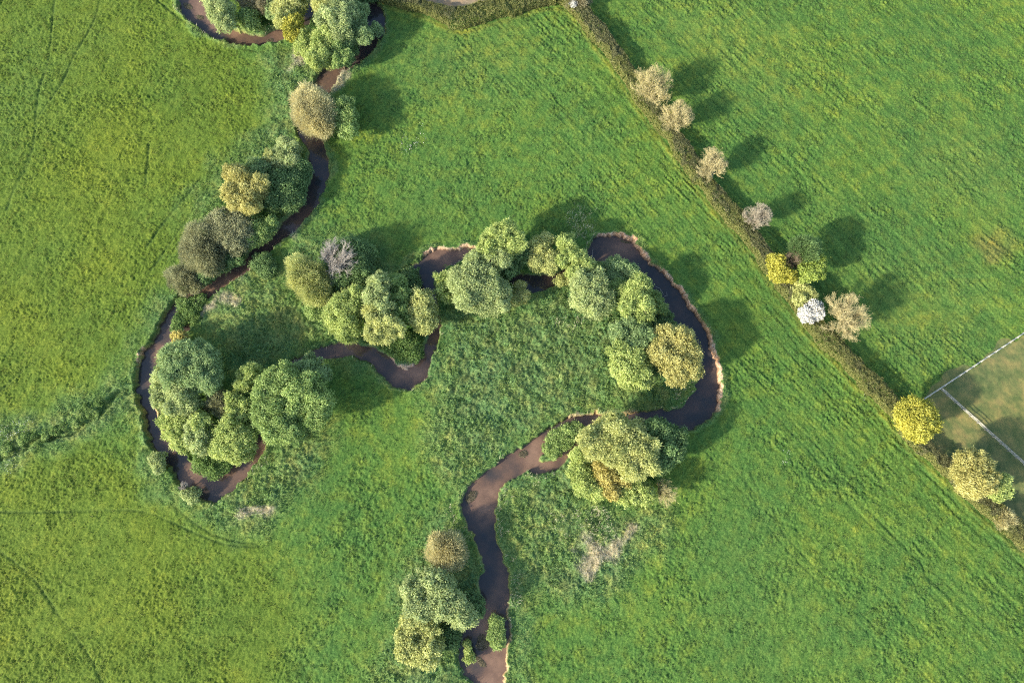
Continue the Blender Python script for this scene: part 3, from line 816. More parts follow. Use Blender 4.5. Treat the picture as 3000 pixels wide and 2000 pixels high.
tree('scrub_tree', 'olive grey tree at the upper end of the long left bank thicket', 'tree', T('B', (730,610,110), (860,600,100), (780,720,105), (850,780,90), (920,690,95)), 'greyolive', 'small', h=6)
tree('scrub_tree', 'green tree at the stream end of the left bank thicket', 'tree', T('B', (1030,650,90), (1090,690,75), (1160,590,50), (990,740,70)), 'green', 'small', h=4.5)
tree('scrub_tree', 'grey brown half bare tree in the middle of the left bank thicket', 'tree', T('B', (560,740,120), (540,870,120), (620,930,100), (460,830,80), (660,860,80)), 'greyolive', 'twiggy', h=5.5)
tree('scrub_shrub', 'low grey brown thorny shrub at the lower left end of the thicket', 'shrub', T('B', (350,1050,75), (430,1100,85), (510,1110,65)), 'greyolive', 'twiggy', h=3)
tree('scrub_shrub', 'dark twiggy shrub between the thicket and the narrow water', 'shrub', T('B', (600,1040,80), (700,960,75), (830,900,80)), 'dark', 'small', h=3)
tree('low_shrub', 'low dark green shrub on the grass bank opposite the thicket', 'shrub', T('B', (1090,940,85), (1130,1010,60)), 'dark', 'small', h=1.6)

# inside the first loop
tree('feathery_tree', 'pale tan green feathery tree below the dead grey tree', 'tree', T('B', (1430,1010,95), (1500,1100,120), (1560,1190,95), (1380,1090,70)), 'olive', 'twiggy', h=6)
tree('scrub_tree', 'dusky green tree behind the dead grey tree', 'tree', T('B', (1830,830,110), (1930,900,110), (1880,1000,110), (1760,1080,90), (1950,1020,80)), 'dark', 'small', h=5)
tree('scrub_tree', 'low green thicket between the feathery tree and the pale willows', 'shrub', T('B', (1850,1130,110), (1700,1270,100), (1550,1330,90)), 'green', 'small', h=2.4)
bare_tree('dead_tree', 'dead leafless grey tree with a pale fan of branches', (970, 800), (985, 760), 62, 9, BARK_GREY, levels=4, lr=1.5)
tree('willow_tree', 'light green willow at the left of the pale clump above the brown bend', 'tree', T('D', (40,920,125), (110,830,100), (-40,960,110), (60,1060,110), (130,760,70)), 'bright', h=7)
tree('willow_tree', 'tall narrow pale willow at the top middle of the pale clump', 'tree', T('D', (320,680,85), (310,780,100), (350,870,85)), 'sage', h=8.5)
tree('willow_tree', 'olive willow at the bottom middle of the pale clump over the water', 'tree', T('D', (310,960,110), (370,1060,115), (290,1100,85), (470,1060,80)), 'olive', h=8)
tree('willow_tree', 'darker green willow between the tall pale willow and the pool', 'tree', T('D', (480,680,85), (510,800,90), (520,920,85)), 'green', h=6.5)
tree('round_tree', 'egg shaped olive tree squeezed beside the narrow water', 'tree', T('D', (700,830,85), (680,930,112), (720,1010,95)), 'olive', 'round', h=6.5)
tree('low_shrub', 'low green bush on the tip above the pale sand bar', 'shrub', T('D', (430,1210,80), (560,1200,100), (620,1280,75)), 'herb', 'small', h=1.5)
tree('dark_bush', 'dark green bush at the left edge of the upper pool', 'shrub', T('D', (590,600,60), (610,690,70), (560,780,60)), 'dark', 'small', h=2.2)

# across the middle
tree('round_tree', 'small bright green round tree between the upper pool and the big willow', 'tree', T('D', (890,640,78), (880,740,75), (920,800,50)), 'bright', 'willow', h=4.5)
tree('willow_tree', 'big pale olive willow in the centre of the middle clump', 'tree', T('D', (1060,650,110), (1150,600,120), (1110,740,125), (1260,700,110), (1060,810,80)), 'sage', h=9)
tree('willow_tree', 'tall pale willow peak at the top of the middle clump', 'tree', T('D', (1420,240,95), (1340,310,110), (1480,330,100), (1260,380,85)), 'bright', h=9.5)
tree('willow_tree', 'sage willow just below the tall peak of the middle clump', 'tree', T('D', (1280,470,115), (1150,500,90), (1380,480,80)), 'sage', h=8.5)
tree('willow_tree', 'dark green tree on the right flank of the middle clump beside the water', 'tree', T('D', (1460,470,100), (1560,430,75), (1450,570,70)), 'dark', 'round', h=6)
tree('willow_tree', 'pale willow along the lower edge of the middle clump', 'tree', T('D', (1110,850,85), (1230,840,100), (1360,760,90), (1380,860,60)), 'sage', 'small', h=6.5)
tree('small_tree', 'small olive tree left of the little dark pool', 'tree', T('D', (1540,700,50), (1560,780,60), (1480,810,60)), 'olive', 'small', h=3.4)
tree('scrub_tree', 'olive green tree above the little dark pool', 'tree', T('D', (1700,370,90), (1760,300,60), (1690,480,85), (1800,470,75), (1790,530,60)), 'olive', 'small', h=6)
tree('willow_tree', 'bright green upright willow above the little dark pool', 'tree', T('D', (1930,340,75), (1960,430,80), (1900,480,60)), 'bright', h=7)
tree('willow_tree', 'light green willow leaning between the little pool and the round pool', 'tree', T('E', (560,330,85), (620,400,85), (540,430,70)), 'bright', h=6.5)
tree('willow_tree', 'large sage willow south of the round pool', 'tree', T('E', (600,530,100), (700,560,120), (620,660,105), (740,670,115), (700,750,80)), 'sage', h=7.5)
tree('low_shrub', 'pale green shrub reaching over the right end of the little pool', 'shrub', T('E', (420,510,50), (490,480,55)), 'olive', 'small', h=2.2)
tree('blue_bush', 'blue green tree at the lower edge of the round pool', 'tree', T('E', (850,420,85), (930,400,80), (1000,440,80), (880,500,80)), 'blue', 'small', h=4.5)
tree('willow_tree', 'grey green tree between the sage willow and the bright conical tree', 'tree', T('E', (900,570,85), (890,660,75)), 'green', 'small', h=5)
tree('conical_tree', 'bright yellow green conical tree beside the wide dark water', 'tree', T('E', (1100,560,90), (1060,660,115), (1110,730,110), (990,740,75)), 'bright', 'round', h=8)
tree('small_tree', 'small green tree touching the water right of the conical tree', 'tree', T('E', (1270,740,60), (1230,650,55)), 'green', 'small', h=3.5)
tree('dark_bush', 'dark low bush in the shade between the conical tree and the golden tree', 'shrub', T('E', (1240,850,80), (1310,830,60), (1160,830,60)), 'dark', 'small', h=1.8)
tree('willow_tree', 'sage willow at the top left of the golden tree group', 'tree', T('E', (1080,960,100), (1150,1010,95), (930,960,85), (1020,1050,95), (1010,860,60)), 'blue', h=7)
tree('round_tree', 'light green bushy tree at the lower left of the golden tree', 'tree', T('E', (940,1130,95), (1060,1190,125), (1010,1300,120), (1110,1340,95), (920,1240,75)), 'bright', 'round', h=7.5)
tree('golden_tree', 'large golden yellow tree overhanging the dark bend', 'tree', T('E', (1340,1000,110), (1460,1010,100), (1270,1130,100), (1470,1150,130), (1350,1190,100), (1500,1260,100), (1420,1310,85)), 'gold', 'round', h=8.5)

# clump below the lower stream arm
tree('willow_tree', 'huge pale olive willow dominating the lower right clump', 'tree', T('F', (1450,330,140), (1580,400,150), (1330,430,130), (1480,530,130), (1700,480,130), (1730,600,110), (1610,620,110), (1240,400,90)), 'olive', h=9.5)
tree('dark_tree', 'dark green tree on the right flank of the huge willow', 'tree', T('F', (1860,340,110), (1960,400,110), (1930,510,120), (1860,600,90), (1800,310,80)), 'dark', 'round', h=7.5)
tree('orange_tree', 'orange gold tree in front of the huge willow', 'tree', T('F', (1360,650,80), (1420,740,110), (1520,720,85), (1440,840,75)), 'orange', 'round', h=7)
tree('willow_tree', 'bright green bushy tree left of the orange gold tree', 'tree', T('F', (1180,560,90), (1170,680,100), (1220,790,100), (1320,830,85)), 'bright', h=6)
tree('willow_tree', 'yellow green tree right of the orange gold tree', 'tree', T('F', (1640,780,100), (1560,860,95), (1730,860,95), (1640,900,60)), 'bright', 'round', h=6)
bare_tree('bare_tree', 'half bare tan tree at the lower right corner of the huge willow clump', (1925, 1415), (1945, 1440), 40, 5.5, BARK_TAN, levels=4, haze_tint='olive', haze=1500)

# lower stream, left bank
tree('round_tree', 'round tan bush like a ball on the left bank of the lower stream', 'tree', T('G', (900,420,128), (870,370,90), (950,470,90)), 'tan', 'twiggy', h=5.5)
tree('willow_tree', 'pale olive willow below the round tan bush', 'tree', T('G', (620,770,95), (760,690,90), (860,760,115), (640,900,95), (800,890,120), (960,900,110), (1060,990,100), (850,650,60), (700,960,80)), 'sage', 'round', h=7)
tree('willow_tree', 'pale yellow green willow at the bottom, lowest of the left bank trees', 'tree', T('G', (620,1040,100), (700,990,70), (760,1100,85), (560,1170,90), (640,1270,115), (740,1320,100), (800,1240,80), (540,1280,70)), 'olive', 'round', h=6)
tree('dark_bush', 'dark green bush overhanging the water beside the pale olive willow', 'shrub', T('G', (1150,880,75), (1170,940,60), (1100,830,65)), 'dark', 'round', h=3)
tree('dark_bush', 'dark bush between the bottom willow and the islands', 'shrub', T('G', (920,1140,85), (960,1220,70), (890,1230,60)), 'dark', 'small', h=2.2)

# the wooded bank in the left loop
tree('orange_shrub', 'orange leaved bush at the top of the left loop', 'shrub', T('C', (670,130,68), (690,200,60)), 'orange', 'round', h=3.6)
tree('large_tree', 'large dark sage tree at the top of the left loop', 'tree', T('C', (640,280,115), (770,260,120), (880,310,110), (720,400,130), (860,440,120), (940,500,85), (620,420,100)), 'blue', h=9)
tree('willow_tree', 'pale green willow hanging over the left loop opposite the ditch mouth', 'tree', T('C', (540,470,95), (500,570,75), (530,650,80), (600,560,80), (560,300,70)), 'sage', h=6)
tree('willow_tree', 'sage willow in the middle of the left loop wood', 'tree', T('C', (690,590,110), (740,680,100), (640,700,90)), 'sage', h=8)
tree('willow_tree', 'pale yellow green willow at the outer bend of the left loop', 'tree', T('C', (600,820,95), (650,910,100), (700,1000,90), (700,830,90)), 'bright', h=6.5)
tree('willow_tree', 'sage tree between the outer bend willow and the round bushy tree', 'tree', T('C', (830,940,110), (860,1020,90), (800,860,60)), 'sage', 'round', h=7)
tree('round_tree', 'small pale round tree top in the heart of the left loop wood', 'tree', T('C', (840,840,80)), 'bright', 'round', h=7.5)
tree('round_tree', 'round bright olive tree at the bottom of the left loop wood', 'tree', T('C', (1130,960,130), (1070,1040,110), (1180,1060,115), (1220,950,90), (1100,880,90)), 'bright', 'round', h=8)
tree('willow_tree', 'bright green slender tree between the two round crowns of the left loop', 'tree', T('C', (1140,660,75), (1150,740,75), (1230,680,60), (1230,790,70)), 'bright', 'round', h=7)
tree('round_tree', 'light green round tree just above the biggest crown', 'tree', T('C', (1270,430,92), (1230,510,80)), 'bright', h=7)
tree('large_tree', 'biggest tree of the left loop with a broad cauliflower crown', 'tree', T('C', (1580,440,105), (1480,540,125), (1640,560,130), (1780,560,125), (1860,680,120), (1700,700,130), (1500,700,130), (1420,800,110), (1560,840,125), (1850,780,95), (1500,920,95), (1610,920,85), (1370,620,80)), 'green', 'round', h=9.6)
tree('feathery_tree', 'grey green feathery tree behind the top of the biggest crown', 'tree', T('C', (1790,380,100), (1880,440,80)), 'blue', 'willow', h=6.5)
bare_tree('bare_tree', 'small leafless grey tree in the gap of the left loop wood', (610, 1202), (605, 1190), 24, 6, BARK_GREY, levels=3)
tree('scrub_tree', 'grey brown twiggy bush beside the small leafless tree', 'shrub', T('C', (1000,660,75), (1030,730,60)), 'greyolive', 'twiggy', h=6)
tree('low_shrub', 'low bright green bush on the point inside the left loop', 'shrub', T('C', (880,1180,95), (980,1210,95), (850,1110,60), (1050,1170,70)), 'herb', 'small', h=1.8)
tree('small_shrub', 'small silvery bush on the outer bank of the left loop', 'shrub', T('C', (480,1170,72), (490,1240,50)), 'sage', 'willow', h=2.6)
tree('small_shrub', 'small green bush at the bottom of the left loop beside the dead sapling', 'shrub', T('C', (770,1470,65), (720,1450,45)), 'sage', 'round', h=2.2)
bare_tree('dead_sapling', 'small dead leafless sapling on the bank at the bottom of the left loop', (535, 1436), (535, 1422), 15, 3, BARK_GREY, levels=3)

# hedge trees, from the top down
bare_tree('bare_tree', 'largest upper bare ash tree in the hedge, its crown hazed yellow', (1912, 305), (1912, 250), 62, 8.6, BARK_TAN, group=HG, haze_tint='gold', haze=5200, lr=1.25)
bare_tree('bare_tree', 'bare tan tree with yellow tips just below the largest upper hedge tree', (1975, 385), (1981, 345), 52, 7.6, BARK_TAN, group=HG, haze_tint='gold', haze=2500, lr=1.25)
bare_tree('bare_tree', 'narrow upright bare tan tree standing alone in the hedge', (2085, 525), (2084, 483), 46, 7.6, BARK_TAN, group=HG, haze_tint='tan', haze=1600, lr=1.2)
bare_tree('bare_tree', 'small bare grey tree leaning right out of the hedge', (2205, 655), (2220, 636), 42, 6.6, bark_mat('grey_tan_bark', (.27, .235, .165), (.46, .41, .31)), group=HG, haze_tint='brown', haze=500, lr=1.2)
tree('hawthorn_tree', 'dark olive hawthorn behind the yellow and lime trees', 'tree', T('K', (1300,950,75), (1370,960,75), (1390,1020,60)), 'dark', 'twiggy', h=7.5, group=HG)
tree('yellow_tree', 'bright yellow maple growing in the hedge', 'tree', T('K', (1100,1090,75), (1130,1180,85), (1200,1200,60)), 'yellow', 'round', h=6, group=HG)
bare_tree('bare_tree', 'small brown bare tree between the yellow maple and the lime tree', (2312, 782), (2322, 764), 27, 6.8, BARK, levels=4, group=HG, haze_tint='brown', haze=900)
tree('lime_tree', 'bright lime green tree right of the yellow maple', 'tree', T('K', (1410,1080,88), (1440,1150,70), (1370,1180,65)), 'lime', 'round', h=7, group=HG)
tree('hawthorn_tree', 'olive green hawthorn below the lime green tree', 'tree', T('K', (1300,1310,75), (1370,1360,65), (1300,1400,60)), 'olive', 'round', h=4.2, group=HG)
tree('blossom_shrub', 'white flowering blackthorn beside the big bare tree', 'shrub', T('K', (1400,1480,75), (1370,1530,68), (1440,1530,60)), 'white', 'round', h=4.6, group=HG)
bare_tree('bare_tree', 'widest bare tree with a broad fan of pale branches beside the white blossom', (2466, 955), (2480, 930), 78, 8.6, BARK_TAN, group=HG, haze_tint='tan', haze=1800, lr=1.35)
tree('yellow_tree', 'solid bright yellow green tree at the corner of the fenced paddock', 'tree', T('L', (1380,1310,95), (1330,1370,90), (1450,1360,100), (1390,1450,115), (1490,1440,100), (1440,1520,80)), 'yellow', 'round', h=7.5, group=HG)
tree('golden_tree', 'pale gold tree beside the paddock, lowest big tree of the hedge', 'tree', T('M', (1830,740,80), (1920,740,90), (1850,840,110), (1990,840,110), (1910,930,110), (2020,920,80)), 'gold', 'willow', h=7.5, group=HG)
tree('olive_tree', 'olive green tree right behind the pale gold tree', 'tree', T('M', (2130,920,75), (2170,990,70), (2110,1020,60)), 'bright', 'round', h=5, group=HG)
tree('thorn_shrub', 'pinkish tan thorn bush at the right end of the hedge', 'shrub', T('M', (2200,1210,60), (2160,1260,50)), 'tan', 'twiggy', h=3.2, group=HG)
tree('thorn_shrub', 'pinkish brown thorn bush at the top corner where two hedges meet', 'shrub', T('J', (110,-10,70), (170,20,50)), 'brown', 'twiggy', h=3.6, group=HG)
tree('blossom_shrub', 'little white flowering thorn at the top corner of the hedge', 'shrub', T('N', (1850,40,32)), 'white', 'small', h=3.2, group=HG)

# islands of herbs in the stream
IG = 'leafy islands in the stream'
tree('herb_island', 'forked green herb island in the left arm of the stream', 'plants', T('B', (560,1250,45), (430,1310,75), (470,1390,70), (370,1440,60), (350,1500,45), (520,1320,45)), 'herb', 'small', h=1.1, group=IG)
tree('herb_island', 'rounded green herb island between two channels by the huge willow', 'plants', T('F', (1150,320,60), (1060,350,75), (980,400,85), (920,470,60), (950,520,50), (1060,430,50)), 'green', 'small', h=1.1, group=IG)
tree('herb_island', 'oval green herb island close to the right bank near the bottom', 'plants', T('G', (1335,1060,65), (1330,1140,70), (1350,1210,65)), 'green', 'small', h=1.1, group=IG)
tree('herb_island', 'thin green herb island in the dark water at the bottom', 'plants', T('G', (1080,1230,32), (1090,1290,35), (1100,1345,50)), 'bright', 'small', h=1.1, group=IG)

# ditch plants
for k, (x, y, r) in enumerate([(60,1060,48),(110,1010,45),(300,905,55),(250,960,40),(385,880,40),(440,985,45),(520,900,42),(640,830,55),(740,770,50),(870,745,42),(935,690,38),(1030,640,45),(1105,625,32),(1130,500,45),(1000,560,55)]):
    tree('ditch_shrub', 'small leafy green shrub rooted in the overgrown ditch', 'shrub', cr('Hh', [(x, y, r)]), 'herb' if k % 3 else 'green', 'small', h=.8 + .03 * (k % 5), group='small shrubs along the ditch')

# ------------------------------------------------------------------ hedges
def hedge(name, label, pts, height, tints, seed):
    w, hw = line_world(pts, 0.0, 3)
    hw = hw * .88 * (1 + .22 * np.sin(np.arange(len(hw)) * .9 + seed) * np.sin(np.arange(len(hw)) * .37))
    root = empty(name, (w[len(w) // 2, 0], w[len(w) // 2, 1], ground_z(*w[len(w) // 2])))
    tag(root, label, 'hedge')
    d = np.linalg.norm(np.diff(w, axis=0), axis=1); cum = np.concatenate([[0], np.cumsum(d)]); L = cum[-1]
    n = int(L * 520)
    s = rng.uniform(0, L, n)
    cx = np.interp(s, cum, w[:, 0]); cy = np.interp(s, cum, w[:, 1]); hh = np.interp(s, cum, hw)
    tx = np.interp(s + .4, cum, w[:, 0]) - np.interp(s - .4, cum, w[:, 0]); ty = np.interp(s + .4, cum, w[:, 1]) - np.interp(s - .4, cum, w[:, 1])
    tn = unit(np.stack([tx, ty], -1)); nr = np.stack([-tn[:, 1], tn[:, 0]], -1)
    per = rng.uniform(0, 1, n)                          # up one side, over the top, down the other
    side_ = per < .46
    q_ = rng.uniform(0, 1, n)
    sg = np.where(rng.random(n) < .5, -1., 1.)
    u = np.where(side_, sg * (1 - .12 * q_ ** 3), rng.uniform(-.92, .92, n))
    v = np.where(side_, q_ * .95, 1 - .12 * np.abs(u) ** 4)
    c_ = np.where(side_, sg, u * .3); s_ = np.where(side_, .15, 1.)
    hgt = height * (.86 + .28 * vnoise(cx, cy, 2.6, seed) + .14 * vnoise(cx, cy, .8, seed + 1))
    lx = cx + nr[:, 0] * u * hh * .98; ly = cy + nr[:, 1] * u * hh * .98
    bump = .86 + .26 * vnoise(lx * 1.0, ly + s_ * 2.0, .75, seed + 2) + np.abs(rng.normal(0, .035, n))
    x = cx + nr[:, 0] * u * hh * bump; y = cy + nr[:, 1] * u * hh * bump
    z = np.clip(v, 0, 1) * hgt * (.82 + .22 * vnoise(x, y, .7, seed + 3)) + .05
    gz = Z[np.clip(np.searchsorted(gx, x), 0, NX - 1), np.clip(np.searchsorted(gy, y), 0, NY - 1)]
    pos = np.stack([x, y, z + gz], -1) - np.array(root.location)
    nrm = rng.normal(0, 1, (n, 3))
    t3 = vnoise(s, s * 0 + 3, 9, seed + 4) + (vnoise(x, y, 2.2, seed + 5) - .5) * .7
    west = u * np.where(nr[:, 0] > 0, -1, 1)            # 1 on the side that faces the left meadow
    edge = west + (vnoise(x, y, 1.4, seed + 6) - .5) * .9 > .72  # sunlight on this flank is painted in with lighter leaves
    for i, (tn_, lo, hi) in enumerate(tints + [('hedge_sunlit_yellow', None, None)]):
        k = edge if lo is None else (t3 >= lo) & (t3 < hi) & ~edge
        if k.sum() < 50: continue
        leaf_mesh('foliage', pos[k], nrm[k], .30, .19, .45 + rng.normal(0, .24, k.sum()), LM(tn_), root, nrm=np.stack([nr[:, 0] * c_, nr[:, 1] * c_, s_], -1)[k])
    # stems inside
    m = int(L * 2.5); ss = rng.uniform(0, L, m)
    b0 = np.stack([np.interp(ss, cum, w[:, 0]), np.interp(ss, cum, w[:, 1]), np.zeros(m)], -1) - np.array(root.location)
    b0[:, 2] = 0
    b1 = b0 + np.stack([rng.normal(0, .7, m), rng.normal(0, .7, m), rng.uniform(.6, .95, m) * height], -1)
    v_, f_ = tubes([(b0 - [[0, 0, .2]], b1, np.full(m, .05), np.full(m, .015))])
    tag(mesh_obj('stems', v_, f_, BARK, root), kind='stuff')
    return root
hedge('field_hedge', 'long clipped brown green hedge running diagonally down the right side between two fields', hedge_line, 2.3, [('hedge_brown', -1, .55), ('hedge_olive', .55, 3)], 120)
hedge('field_hedge', 'shorter olive hedge curving along the top edge of the middle meadow', hedge_top, 2.0, [('hedge_sunlit_yellow', -1, .32), ('hedge_olive', .32, .72), ('hedge_brown', .72, 3)], 140)

# ------------------------------------------------------------------ tall herbs, reeds and dry stalks (nobody could count these)
def scatter(maskarr, per_m2, thr=.1):
    area = SP * SP
    pr = np.clip(maskarr, 0, 1) * (maskarr > thr)
    cntm = rng.poisson(pr * per_m2 * area)
    cntm[X > 116] = 0; cntm[X < -116] = 0; cntm[Y > 108] = 0; cntm[Y < -37] = 0
    ii, jj = np.nonzero(cntm)
    rep = cntm[ii, jj]
    ii = np.repeat(ii, rep); jj = np.repeat(jj, rep)
    n = len(ii)
    x = gx[ii] + rng.uniform(-.5, .5, n) * SP; y = gy[jj] + rng.uniform(-.5, .5, n) * SP
    return x, y, Z[ii, jj].astype(float)
land = sstep(.15, .5, sdf)
hm = rough * land * (1 - dry * .8) * (1 - earth_bank)
x, y, z = scatter(hm * (.35 + .9 * vnoise(X, Y, 2.2, 90)), 30, .12)
n = len(x)
val = .42 + (vnoise(x, y, 3.5, 91) - .5) * .5 + rng.normal(0, .2, n)
pos = np.stack([x, y, z + rng.uniform(.02, .30, n)], -1)
kk = vnoise(x, y, 2.8, 92) + rng.normal(0, .1, n)
lush_h = kk < .58
def stuff(name, label, cat, pos, ax, L, W, val, tint):
    o = leaf_mesh(name, pos, ax, L, W, val, LM(tint))
    return tag(o, label, cat, kind='stuff')
a = rng.normal(0, .75, (n, 3)) + [0, 0, .55]
stuff('tall_herbs', 'leafy green nettles and herbs covering the ungrazed banks', 'herbs', pos[lush_h], a[lush_h], .36, .17, val[lush_h], 'herb')
stuff('rank_grass', 'coarse pale green rank grass among the herbs', 'grass', pos[~lush_h], a[~lush_h], .55, .07, val[~lush_h], 'rank')
x, y, z = scatter(dry * land, 90, .15); n = len(x)
aa = vnoise(x, y, 1.6, 93) * 7
stuff('dry_stalks', 'flattened pale straw coloured dead stalks', 'dead grass', np.stack([x, y, z + rng.uniform(.02, .30, n)], -1), np.stack([np.cos(aa), np.sin(aa), rng.uniform(.0, .7, n)], -1) + rng.normal(0, .3, (n, 3)), .95, .05, .5 + rng.normal(0, .25, n), 'straw')
rm = (sdf > .1) & (sdf < .75)
reed_poly = [cr('F', [(470,700),(560,760),(480,1300),(600,1600),(540,1600),(430,1250),(400,950)]), cr('F', [(550,680),(1000,640),(1080,540),(1110,600),(1000,700),(600,760)]),
             cr('G', [(1380,640),(1560,640),(1560,900),(1420,940)]), cr('C', [(1160,1420),(1300,1150),(1380,1050),(1400,1120),(1300,1300),(1220,1440)]),
             cr('F', [(1140,980),(1260,940),(1420,1050),(1420,1260),(1260,1250),(1160,1150)]), cr('F', [(840,1100),(1040,1080),(1060,1250),(860,1200)]),
             cr('D', [(1850,980),(2060,980),(2060,1080),(1850,1060)]), cr('E', [(1380,1400),(1560,1390),(1500,1560),(1360,1560)]), cr('C', [(440,690),(480,690),(620,1050),(580,1050)]),
             cr('G', [(960,0),(1060,60),(1100,300),(1050,380),(980,200)]), cr('D', [(1880,80),(2150,80),(2150,330),(1950,300)])]
reedm = raster_mask(reed_poly, 8) * land * (.3 + .7 * (vnoise(X, Y, .8, 95) > .5))
x, y, z = scatter(np.maximum(reedm * .45, rm * .10 * (vnoise(X, Y, 2.5, 94) > .55)), 30, .03); n = len(x)
stuff('reed_stalks', 'thin pale reed stalks standing along the water', 'reeds', np.stack([x, y, z + .35], -1), np.stack([rng.normal(.35, .4, n), rng.normal(.3, .4, n), np.full(n, .9)], -1), 1.1, .05, .6 + rng.normal(0, .2, n), 'straw')
flower_poly = [cr('Hh', [(0,900),(180,800),(420,730),(480,800),(300,860),(60,1000),(0,1040)]), cr('Hh', [(-200,1250),(0,1200),(240,1060),(330,1090),(220,1180),(0,1330),(-200,1400)]), cr('Hh', [(600,690),(740,680),(740,760),(620,760)]),
               cr('N', [(390,1150),(490,1140),(540,1260),(480,1320),(390,1300)]), cr('M', [(300,560),(400,560),(420,680),(330,680)]), cr('M', [(940,130),(990,130),(1010,200),(950,190)])]
fm = raster_mask(flower_poly, 12)
x, y, z = scatter(fm * (vnoise(X, Y, .9, 96) > .38), 9, .12); n = len(x)
stuff('white_flowers', 'white flower heads of cow parsley along the ditch and in the meadow', 'flowers', np.stack([x, y, z + .35], -1), rng.normal(0, 1, (n, 3)) * [1, 1, .25], .15, .13, .3 + rng.normal(0, .3, n), 'white')
# coarse grass tussocks in the open meadow
pm = (1 - rough) * (1 - paddock) * (1 - tanf) * (1 - np.clip(trk, 0, 1)) * sstep(.5, .9, sdf) * sstep(0, .5, hdg)
x, y, z = scatter(pm * sstep(.45, .8, vnoise(X, Y, .8, 97)) * (.25 + patch * .6), 26, .1); n = len(x)
yv = yellow[np.clip(np.searchsorted(gx, x), 0, NX - 1), np.clip(np.searchsorted(gy, y), 0, NY - 1)]
posg = np.stack([x, y, z + .06], -1); ag = rng.normal(0, .7, (n, 3)) + [0, 0, .5]
yl = rng.random(n) < yv
LEAF['meadow'] = ((0.055, 0.105, 0.03), (0.17, 0.26, 0.085)); LEAF['meadow_yellow'] = ((0.08, 0.115, 0.02), (0.20, 0.25, 0.06))
stuff('meadow_grass', 'short green grass tufts covering the middle and right meadows', 'grass', posg[~yl], ag[~yl], .30, .10, .5 + rng.normal(0, .22, (~yl).sum()), 'meadow')
stuff('meadow_grass', 'short yellowish green grass tufts covering the left meadow', 'grass', posg[yl], ag[yl], .30, .10, .5 + rng.normal(0, .22, yl.sum()), 'meadow_yellow')

# ------------------------------------------------------------------ post and rail fences
WOOD = bark_mat('weathered_fence_wood', (.22, .215, .19), (.38, .37, .335))
RAIL = bark_mat('pale_rail_wood', (.36, .35, .31), (.56, .55, .50))
def box(c, ax, half):
    """box with axes ax (3x3 rows) and half sizes"""
    s = np.array([[i, j, k] for i in (-1, 1) for j in (-1, 1) for k in (-1, 1)], float)
    v = c + (s * half) @ ax
    f = np.array([[0, 1, 3, 2], [4, 6, 7, 5], [0, 4, 5, 1], [2, 3, 7, 6], [0, 2, 6, 4], [1, 5, 7, 3]])
    return v, f
def fence(name, label, a_px, b_px, step=1.85, skip_first=False):
    a = P(*a_px)[:2]; b = P(*b_px)[:2]
    L = np.linalg.norm(b - a); d = (b - a) / L; nrm = np.array([-d[1], d[0]])
    root = empty(name, (a[0], a[1], ground_z(*a))); tag(root, label, 'fence')
    o0 = np.array(root.location)
    ax = np.array([[d[0], d[1], 0], [nrm[0], nrm[1], 0], [0, 0, 1]])
    n = int(L / step)
    tops = []
    for k in range(1 if skip_first else 0, n + 1):
        p = a + d * step * k
        gz_ = ground_z(*p)
        v, f = box(np.array([0, 0, .50 + rng.uniform(-.02, .02)]), ax, np.array([.045, .045, .80]))
        po = mesh_obj('post', v, f, WOOD, root)
        po.location = (p[0] - o0[0], p[1] - o0[1], gz_ - o0[2])
    side = .078
    for hz in (.45, .82, 1.18):
        vs_, fs_ = [], []; m = 0
        for k in range(0, n, 1):
            p0 = a + d * step * k; p1 = a + d * step * (k + 1)
            q0 = np.array([p0[0], p0[1], ground_z(*p0) + hz]); q1 = np.array([p1[0], p1[1], ground_z(*p1) + hz])
            dd = unit(q1 - q0); up = np.cross(dd, np.array([nrm[0], nrm[1], 0])) * 1.0
            ax2 = np.array([dd, [nrm[0], nrm[1], 0], up])
            v, f = box((q0 + q1) / 2 - o0 + np.array([nrm[0], nrm[1], 0]) * side, ax2, np.array([np.linalg.norm(q1 - q0) / 2 - .004, 0.022, .050]))
            vs_.append(v); fs_.append(f + m); m += 8
        mesh_obj('rail', np.concatenate(vs_), np.concatenate(fs_), RAIL, root)
    return root
fence('rail_fence', 'pale post and rail fence between the hedge and the right edge, above the paddock', (2694, 1176), (3075, 925))
fence('rail_fence', 'pale post and rail fence running down through the paddock to the right edge', (2752, 1140), (3130, 1480), skip_first=True)

